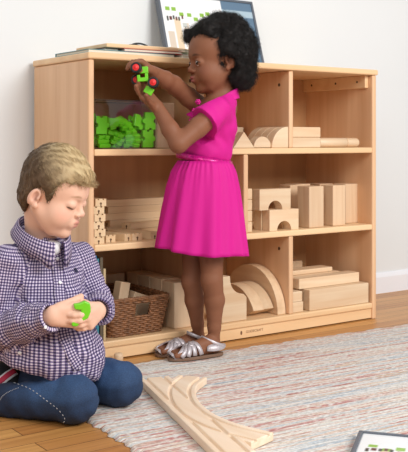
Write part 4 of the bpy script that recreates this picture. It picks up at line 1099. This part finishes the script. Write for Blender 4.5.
def boy():
    P = Frame(45, 2.15)
    g = empty('person', P.root, 'blond boy in a checked shirt and jeans kneeling on the floor, holding a green piece', 'person', rz=-YAW)
    up = vec(0, 0, 1); fd = unit((.64, -.77, 0)); lf = np.cross(up, fd); TM = np.stack([fd, lf, up], 1)
    ya, pi_ = .27, .28
    hf = np.array([math.cos(ya)*math.cos(pi_), -math.sin(ya)*math.cos(pi_), -math.sin(pi_)]); HM = basis(hf, (math.sin(ya), math.cos(ya), 0)); HO = P(51, 194.5, 2.10); hs = .925
    # key points
    nsh, nel, nwr = P(6, 264, 2.105), P(-5, 331, 2.105), P(53, 316, 1.985)
    fsh, fel, fwr = P(79, 258, 2.235), P(99, 306, 2.225), P(98, 311, 2.045)
    nhip, nkn, nan = P(27, 386, 2.235), P(75, 399, 2.035), P(-14, 401, 2.125)
    fhip, fkn, fan = P(58, 374, 2.30), P(121, 383.5, 2.15), P(52, 364, 2.40)
    S = Field((-.36, -.26, -.003), (.22, .40, .56), .0026)
    head(S, HO, HM, hs, True, .95)
    nb = P(42, 246, 2.155); S.cap(HO+HM@vec(-.022, 0, -.035), nb, .034, .038, .02)
    S.chain([nb, P(42, 285, 2.18), P(38, 330, 2.20), P(28, 370, 2.24)], [.045, .062, .062, .045], .02)
    S.cap(nsh, fsh, .028, .028, .02)
    S.chain([nsh, nel, nwr], [.028, .024, .0185], .01); S.chain([fsh, fel, fwr], [.028, .024, .0185], .01)
    for hp, kn, an in ((nhip, nkn, nan), (fhip, fkn, fan)):
        S.chain([hp, kn], [.045, .035], .01); S.chain([kn, an], [.030, .020], .01)
        S.cap(an, an+np.array([-.09, .05, -.008]), .020, .015, .01)
    hand(S, nwr, P(77, 316, 1.995)-nwr, (.25, .93, .10), -1, 1.16, (.85, .95, 1.0, 1.0), .10, (.30, .55), tcurl=.45)
    hand(S, fwr, P(84, 325, 1.975)-fwr, (-.55, .80, .15), 1, 1.05, (.55, .6, .65, .7), .10, (.50, .35), tcurl=.45)
    V, F = S.mesh()
    col = head_paint(V, HO, HM, hs, lin((232, 188, 164)), lin((206, 142, 128)), lin((230, 170, 148)), lin((158, 118, 84)), lin((70, 50, 40)), True)
    from_np(V, F, 'body', vcol('fair_skin', .5, .04, 300, .35), g, True, col)
    for y in (1, -1): eye(HO, HM, hs, y, (70, 90, 120), (1, 0, -.6), g, .0105, .0685)
    # hair
    h = Field(HO-.17, HO+.17, .0028)
    def E(c, r, k=.012): h.ell(HO+HM@(np.array(c)*hs), np.array(r)*hs, HM, k)
    E((.002, 0, .043), (.0875, .0765, .088), .006); E((.030, 0, .040), (.064, .065, .062), .01); E((-.030, 0, .0), (.053, .066, .064), .01)
    E((.066, -.008, .070), (.026, .046, .020), .012)
    x, y, z = h.grid()
    q = [(x-HO[0])*HM[0, i]+(y-HO[1])*HM[1, i]+(z-HO[2])*HM[2, i] for i in range(3)]
    fx, fy, fz = [a/hs for a in q]
    gl = np.interp(fx, [-.1, -.062, -.044, -.034, -.024, -.010, .006, .014, .019, .029, .034, .040, .060, .078, .095], [-.064, -.066, -.058, -.040, -.006, .020, .022, .010, -.010, -.008, .018, .040, .050, .054, .054])
    gl = gl+.004*np.sin(fy*260+fx*90)*(fx > .03)
    h.f = np.maximum(h.f, ((gl-fz)*.75*hs)).astype(np.float32)
    h.f = (h.f+.0012*np.sin(fx*160+4*np.sin(fy*50))*np.sin(fy*210+3*np.sin(fz*60))).astype(np.float32)
    HV, HF = h.mesh(); N = vnormals(HV, HF); loc = (HV-HO)@HM/hs
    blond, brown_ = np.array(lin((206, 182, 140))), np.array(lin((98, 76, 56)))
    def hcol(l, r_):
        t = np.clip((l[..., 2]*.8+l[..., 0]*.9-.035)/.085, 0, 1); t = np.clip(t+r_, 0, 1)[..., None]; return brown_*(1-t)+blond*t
    r = np.random.default_rng(9); ids = r.choice(len(HV), 8000); CV, CF, CC = [], [], []; off = len(HV); crown = np.array([-.050, .0, .105])
    ns, nseg = 3, 4
    for i in ids:
        l = loc[i]; n = N[i]; dl = l-crown; dl = dl+np.array([.03 if l[2] > .05 else 0., -.01, -.02 if l[2] < .05 else 0.])+r.normal(size=3)*.012
        d = HM@dl; d = d-n*(d@n)
        if np.linalg.norm(d) < 1e-5: continue
        d = unit(d); b_ = np.cross(n, d); L = r.uniform(.010, .022)*(1. if l[2] > .02 else .45); lift = r.uniform(.0002, .0016); cc = hcol(l, r.normal()*.14)
        cc = cc*r.uniform(.88, 1.08); st = off+len(CV); bend = r.normal()*.15
        for k in range(nseg+1):
            t = k/nseg; c = HV[i]+d*L*t+n*(lift*math.sin(min(t*1.4, 1)*PI*.6)-(L*t)**2/.175-.0006)+b_*bend*L*t*t; w_ = .00055*(1-.75*t)
            CV += [c+b_*w_, c-b_*w_*.5+n*w_, c-b_*w_*.5-n*w_]; CC += [cc]*3
        for k in range(nseg):
            for m in range(ns):
                a0 = st+k*ns+m; a1 = st+k*ns+(m+1) % ns; CF.append((a0, a1, a1+ns, a0+ns))
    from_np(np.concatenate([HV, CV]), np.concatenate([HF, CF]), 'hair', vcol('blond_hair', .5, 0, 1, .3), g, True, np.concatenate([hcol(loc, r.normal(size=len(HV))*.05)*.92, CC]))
    # jeans
    j = Field((-.36, -.24, -.002), (.26, .42, .25), .0030)
    j.chain([nhip, nkn], [.060, .0535], .01); j.chain([fhip, fkn], [.064, .0525], .012)
    j.chain([nkn, nan], [.047, .036], .008); j.chain([fkn, fan], [.047, .040], .008)
    j.ell(P(16, 386, 2.275), (.092, .088, .070), None, .03); j.ell(P(44, 375, 2.30), (.085, .08, .070), None, .03)
    j.ell(P(2, 404, 2.215), (.075, .06, .042), None, .012)
    x, y, z = j.grid()
    j.f = (j.f+.0020*np.sin(x*85+y*40+2.5*np.sin(z*45))*np.sin(z*95+x*60)+.0007*np.sin(x*150-z*130+40*y+2*np.sin(y*60))*np.sin(x*70+z*60+y*50)).astype(np.float32)
    wx = P.root[0]+RT[0]*x+FW[0]*y; j.f = np.maximum(j.f, (np.where(wx > -.236, .0094, .0008)-z)).astype(np.float32)
    JV, JF = j.mesh()
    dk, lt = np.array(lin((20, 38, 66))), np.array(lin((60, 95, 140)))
    wt = np.zeros(len(JV))  # worn knee fade, plus thigh highlights painted into the denim colour
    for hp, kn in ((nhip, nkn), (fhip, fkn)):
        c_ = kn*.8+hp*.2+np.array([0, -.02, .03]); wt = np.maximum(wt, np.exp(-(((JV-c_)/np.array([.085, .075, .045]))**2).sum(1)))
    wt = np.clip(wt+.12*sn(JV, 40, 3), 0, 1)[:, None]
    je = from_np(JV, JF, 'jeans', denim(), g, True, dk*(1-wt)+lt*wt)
    bv = BVHTree.FromPolygons([tuple(v) for v in JV], [tuple(f) for f in JF])
    camL = P(204, 140, 0)
    def hit(tree, px, py, lift=.001):
        d = P(px, py, 2.)-camL; r_ = tree.ray_cast(Vector(camL), Vector(d).normalized())
        return None if r_[0] is None else (np.array(r_[0])+np.array(r_[1])*lift, np.array(r_[1]))
    stitch = plain('denim_stitch', (176, 178, 182), .7)
    def stitched(pts, w_=.0009):
        pp = dense(pts, 36); hs_ = [hit(bv, *q) for q in pp]; hs_ = [q[0] for q in hs_ if q]
        bm = bmesh.new()
        for k in range(0, len(hs_)-1, 2): add_tube(bm, [hs_[k], hs_[k]*.3+hs_[k+1]*.7], w_, 5)
        if len(hs_) > 3: from_bm(bm, 'stitching', stitch, je)
        else: bm.free()
    stitched([(14, 383), (30, 389), (46, 400), (58, 409), (65, 419), (60, 426)])
    stitched([(-2, 404), (3, 396), (11, 391), (19, 388)])
    # underwear band showing above the jeans at the back
    uw = Field((-.36, -.24, .0), (.1, .3, .30), .003)
    uw.ell(P(7, 384, 2.212), (.068, .074, .058), None, .02); UV_, UF = uw.mesh()
    un = from_np(UV_, UF, 'underwear', plain('black_cotton', (22, 22, 26), .85), g)
    bu = BVHTree.FromPolygons([tuple(v) for v in UV_], [tuple(f) for f in UF])
    def ribbon(tree, pts, w0, w1, lift, name, mat, parent, n=16, uvs=False):
        pp = dense(pts, n); R_ = []
        hh = [hit(tree, *q, lift) for q in pp]; hh = [q for q in hh if q]
        if len(hh) < 3: return None
        A = np.array([q[0] for q in hh]); Nn = np.array([q[1] for q in hh]); T_ = np.gradient(A, axis=0); T_ /= np.linalg.norm(T_, axis=1, keepdims=True)
        Sd = np.cross(T_, Nn); Sd /= np.linalg.norm(Sd, axis=1, keepdims=True)
        m = 5; rows = np.stack([A+Sd*(w0+(w1-w0)*k/(m-1)) - 0*Nn for k in range(m)], 1)
        V_, F_ = loft(rows, closed=False)
        if (vnormals(V_, F_).mean(0)@Nn.mean(0)) < 0: F_ = F_[:, ::-1]
        s_ = np.r_[0, np.cumsum(np.linalg.norm(np.diff(A, axis=0), axis=1))]
        uvv = np.stack(np.meshgrid(s_, np.linspace(w0, w1, m), indexing='ij'), -1).reshape(-1, 2)[:, ::-1]
        W_, G_ = thick(V_, F_, .0012); uvv = np.concatenate([uvv, uvv])
        return from_np(W_, G_, name, mat, parent, True, None, uvv[G_].reshape(-1, 2))
    ribbon(bu, [(-6, 385), (1, 381), (8, 375.5), (15, 371)], -.011, .011, .001, 'waistband', plain('white_elastic', (226, 222, 226), .7), un)
    ribbon(bu, [(-6, 385), (1, 381), (8, 375.5), (15, 371)], -.007, .006, .0022, 'band_stripe', plain('crimson_print', (190, 42, 72), .7), un)
    # shirt
    GM = gingham()
    s = Field((-.33, -.30, .02), (.22, .24, .46), .0030)
    s.ell(P(43, 285, 2.175), (.078, .108, .085), TM, .03)
    s.ell(P(40, 330, 2.185), (.088, .110, .080), TM, .03)
    s.cap(P(46, 290, 2.165), P(64, 350, 2.115), .078, .077, .05); s.cap(P(62, 356, 2.11), P(80, 362, 2.135), .070, .056, .05)
    s.cap(P(10, 350, 2.20), P(34, 352, 2.13), .066, .070, .05)
    s.cap(nsh+(0.012, 0, .004), fsh, .037, .036, .03)
    s.cap(P(36, 240, 2.165), P(50, 246, 2.14), .046, .044, .03)
    s.chain([nsh, nel*.5+nsh*.5, nel, nel*.45+nwr*.55, nwr*.93+nel*.07], [.043, .044, .043, .041, .031], .012)
    s.chain([fsh, fel*.5+fsh*.5, fel, fel*.4+fwr*.6, fwr*.93+fel*.07], [.039, .038, .036, .035, .030], .010)
    x, y, z = s.grid()
    s.f = s.f+(.0024*np.sin(x*62+z*70+2*np.sin(y*40+z*25))*np.sin(z*38-x*45+1)+.0011*np.sin(x*150-z*130+3*np.sin(y*60))).astype(np.float32)
    def limb_folds(a, b_, fr, amp):
        ab = b_-a; L = np.linalg.norm(ab); u = ab/L; t = ((x-a[0])*u[0]+(y-a[1])*u[1]+(z-a[2])*u[2])
        rr = np.sqrt((x-a[0]-t*u[0])**2+(y-a[1]-t*u[1])**2+(z-a[2]-t*u[2])**2)
        return amp*np.sin(t*fr+2*np.sin(x*50+z*30))*((t > 0) & (t < L) & (rr < .06))
    s.f = (s.f+limb_folds(nsh*.4+nel*.6, nel, 190, .0022)+.0022*np.sin(x*95-y*70+1.5*np.sin(z*30))*(z < .30-P.z0+.0)*(z > .08)+limb_folds(nel, nwr*.7+nel*.3, 150, .0024)+limb_folds(fsh*.4+fel*.6, fel, 190, .002)).astype(np.float32)
    for a, w_ in ((nel, nwr), (fel, fwr)):           # open cuffs
        dv = unit(w_-a); e = (x-w_[0])*dv[0]+(y-w_[1])*dv[1]+(z-w_[2])*dv[2]+.006
        nr = (np.sqrt((x-w_[0]-e*dv[0])**2+(y-w_[1]-e*dv[1])**2+(z-w_[2]-e*dv[2])**2) < .05) & (np.abs(e) < .05)
        s.f = np.where(nr, np.maximum(s.f, e), s.f)
        s.cap(w_-dv*.012, w_+dv*.04, .0245, .026, .0, True)
    s.plane(P(40, 373, 2.08), (-.22, .0, -1), .004)
    s.cap(P(81, 378, 2.04), P(76, 366, 2.05), .006, .0012, .003, True)
    s.plane(P(45, 229, 2.14), (.45, -.30, .85))
    SV, SF = s.mesh()
    tw, tp = P(40, 372, 2.19), P(43, 240, 2.17)
    prims = [(tw, tp, .105, .085, fd), (nsh, nel, .045, .043, (0, -1, 0)), (nel, nwr, .043, .030, (0, -1, 0)), (fsh, fel, .040, .036, (0, -1, 0)), (fel, fwr, .036, .030, (1, 0, 0)), (P(20, 352, 2.165), P(20.5, 351, 2.165), .06, .06, fd)][:5]
    sh = from_np(SV, SF, 'shirt', GM, g, True, None, uv_of(SV, SF, prims, .013))
    # cuffs
    cen = SV[SF].mean(1)
    for a, w_ in ((nel, nwr), (fel, fwr)):
        dv = unit(w_-a); e = (cen-w_)@dv; rr = np.linalg.norm(cen-w_-e[:, None]*dv, axis=1); mk = (e > -.040) & (e < -.003) & (rr < .05)
        F_ = SF[mk]; ids_, inv = np.unique(F_, return_inverse=True); F_ = inv.reshape(-1, 4); Pp = SV[ids_]; W_, G_ = thick(Pp+vnormals(Pp, F_)*.0016, F_, .003)
        e1 = unit(np.cross(dv, (0, 0, 1))); from_np(W_, G_, 'cuff', GM, sh, True, None, uv_of(W_, G_, [(a, w_, .03, .03, (1, -1, .3))]))
    bs = BVHTree.FromPolygons([tuple(v) for v in SV], [tuple(f) for f in SF])
    ribbon(bs, [(56, 248), (57.5, 265), (59, 285), (61, 310), (64, 335), (72, 355), (79, 368)], -.013, .013, .0022, 'placket', GM, sh, 30)
    wb = plain('white_button', (236, 236, 240), .3)
    def button(px, py, rr=.0042):
        q = hit(bs, px, py, .0035)
        if q is None: return
        bm = bmesh.new(); add_lathe(bm, [(rr, -.001), (rr, .0006), (rr*.8, .0014), (rr*.4, .0009)], zalign(q[1], q[0]), 16); from_bm(bm, 'button', wb, sh, True)
    for px, py in ((57, 258), (59.5, 283), (44.5, 327), (62, 322), (20, 352)): button(px, py)
    nv = plain('navy_embroidery', (30, 34, 66), .8)
    q = hit(bs, 75.5, 270.5, .0018)
    if q is not None:
        bm = bmesh.new(); M4 = zalign(q[1], q[0])
        Rz = M4.to_3x3(); yv = Rz.inverted() @ Vector((0, 0, 1)); M4 = M4 @ Matrix.Rotation(math.atan2(-yv.x, yv.y), 4, 'Z')
        add_prism(bm, [(-.0075, -.004), (.0055, -.005), (.0075, -.001), (.003, .0), (-.001, -.001), (-.0075, .0005)], -.001, .0008, 0, 'Z', M4)
        add_prism(bm, [(-.004, .0012), (.002, .0005), (.0045, .0045), (.0, .0062), (-.005, .005)], -.001, .0008, 0, 'Z', M4); from_bm(bm, 'emblem', nv, sh)
    # collar
    cb, cf = P(29, 219, 2.185), P(58, 246, 2.085); cc = (cb+cf)/2; fc = unit(cf-cb); lc = unit(lf-fc*(lf@fc)); uc = np.cross(fc, lc); ra = np.linalg.norm(cf-cb)/2; rb = .053
    rows = []
    for th_ in np.linspace(.20, 2*PI-.20, 60):
        dr_ = fc*math.cos(th_)*ra+lc*math.sin(th_)*rb; fr = max(0, math.cos(th_)); tip = math.exp(-((min(th_, 2*PI-th_)-.34)/.22)**2)
        row = [cc+dr_*.93-uc*.012, cc+dr_*.98+uc*.004, cc+dr_*1.02+uc*.0105, cc+dr_*1.10+uc*.007, cc+dr_*(1.18+.04*fr)-uc*(.008+.006*fr), cc+dr_*(1.27+.10*tip)-uc*(.023+.012*tip+.012*fr)]
        rows.append(row)
    rows = np.array(rows); V_, F_ = loft(rows, closed=False)
    if ((vnormals(V_, F_)*(V_-cc)).sum(1)).mean() < 0: F_ = F_[:, ::-1]
    sl_ = np.cumsum(np.r_[0, np.linalg.norm(np.diff(rows.mean(1), axis=0), axis=1)]); sv_ = np.array([0, .016, .023, .029, .046, .066])
    uvv = np.stack(np.meshgrid(sl_, sv_, indexing='ij'), -1).reshape(-1, 2)
    W_, G_ = thick(V_, F_, .0016); uvv = np.concatenate([uvv, uvv]); from_np(W_, G_, 'collar', GM, sh, True, None, uvv[G_].reshape(-1, 2))
    bm = bmesh.new(); p = rows[2][5]*.5+rows[2][4]*.5
    # white undershirt at the open neck
    ut = Field(cf-.06, cf+.06, .003); ut.ell(cf-fc*.022-uc*.016, (.020, .024, .018), np.stack([fc, lc, uc], 1), .0); UV2, UF2 = ut.mesh(); from_np(UV2, UF2, 'undershirt', plain('white_cotton', (232, 232, 236), .8), g)
    bm.free()
    return P, hit, bs
PB, _, _ = boy()
def held_clip():
    c = at(80, 312.5, 1.985); r = empty('toy_clip', tuple(c), 'curved lime green plastic piece gripped in the boy\'s hands', 'toy', rz=-YAW); s = 2.0/FPX
    out = [(-6, 8), (-1, 8.5), (4, 10.5), (9, 8), (9.5, 1), (7, -5), (1, -8), (-3, -12), (-7.5, -11.5), (-8, -7.5), (-3, -6), (-.5, -1.5), (1, 2.5), (-5, 3.5)]
    bm = bmesh.new(); add_prism(bm, [(a*s*1.1, b_*s*1.1) for a, b_ in out], -.008, .008, .0022, 'Y', Matrix.Rotation(.25, 4, 'Z')); from_bm(bm, 'clip_body', GREEN, r, False)
held_clip()

# ---------------------------------------------------------------- repeats say which set they belong to
for o in bpy.data.objects:
    if o.parent or 'label' not in o or 'group' in o: continue
    l, n = o['label'], o.name.split('.')[0]
    for cond, gname in ((n == 'pillar_block', 'pillar blocks on the middle shelf'), (n == 'quarter_circle_block', 'quarter-circle blocks on the upper shelf'),
                        (n == 'wooden_track', 'wooden tracks on the middle shelf'), (n == 'arch_block', 'arch blocks on the middle shelf'), (n == 'cylinder_block', 'cylinders on the upper shelf'),
                        (n == 'plank_block' and 'divider' in l, 'plank ends by the middle divider'), (n == 'plank_block', 'long planks in the lower right cell'),
                        (n == 'curved_block', 'curved blocks on the bottom shelf'), (n == 'book' and 'top' in l, 'books on top of the shelf'), (n == 'book', 'books on the bottom shelf'),
                        (n == 'leaflet', 'papers on top of the shelf'), (n == 'loose_block', 'blocks in the basket'), (n == 'unit_block' and 'row' in l, 'tall blocks beside the basket'),
                        (n == 'unit_block' and 'flat' in l, 'flat blocks in the upper right cell'), (n == 'unit_block' and 'short' in l, 'short blocks by the lower divider')):
        if cond: o['group'] = gname; break
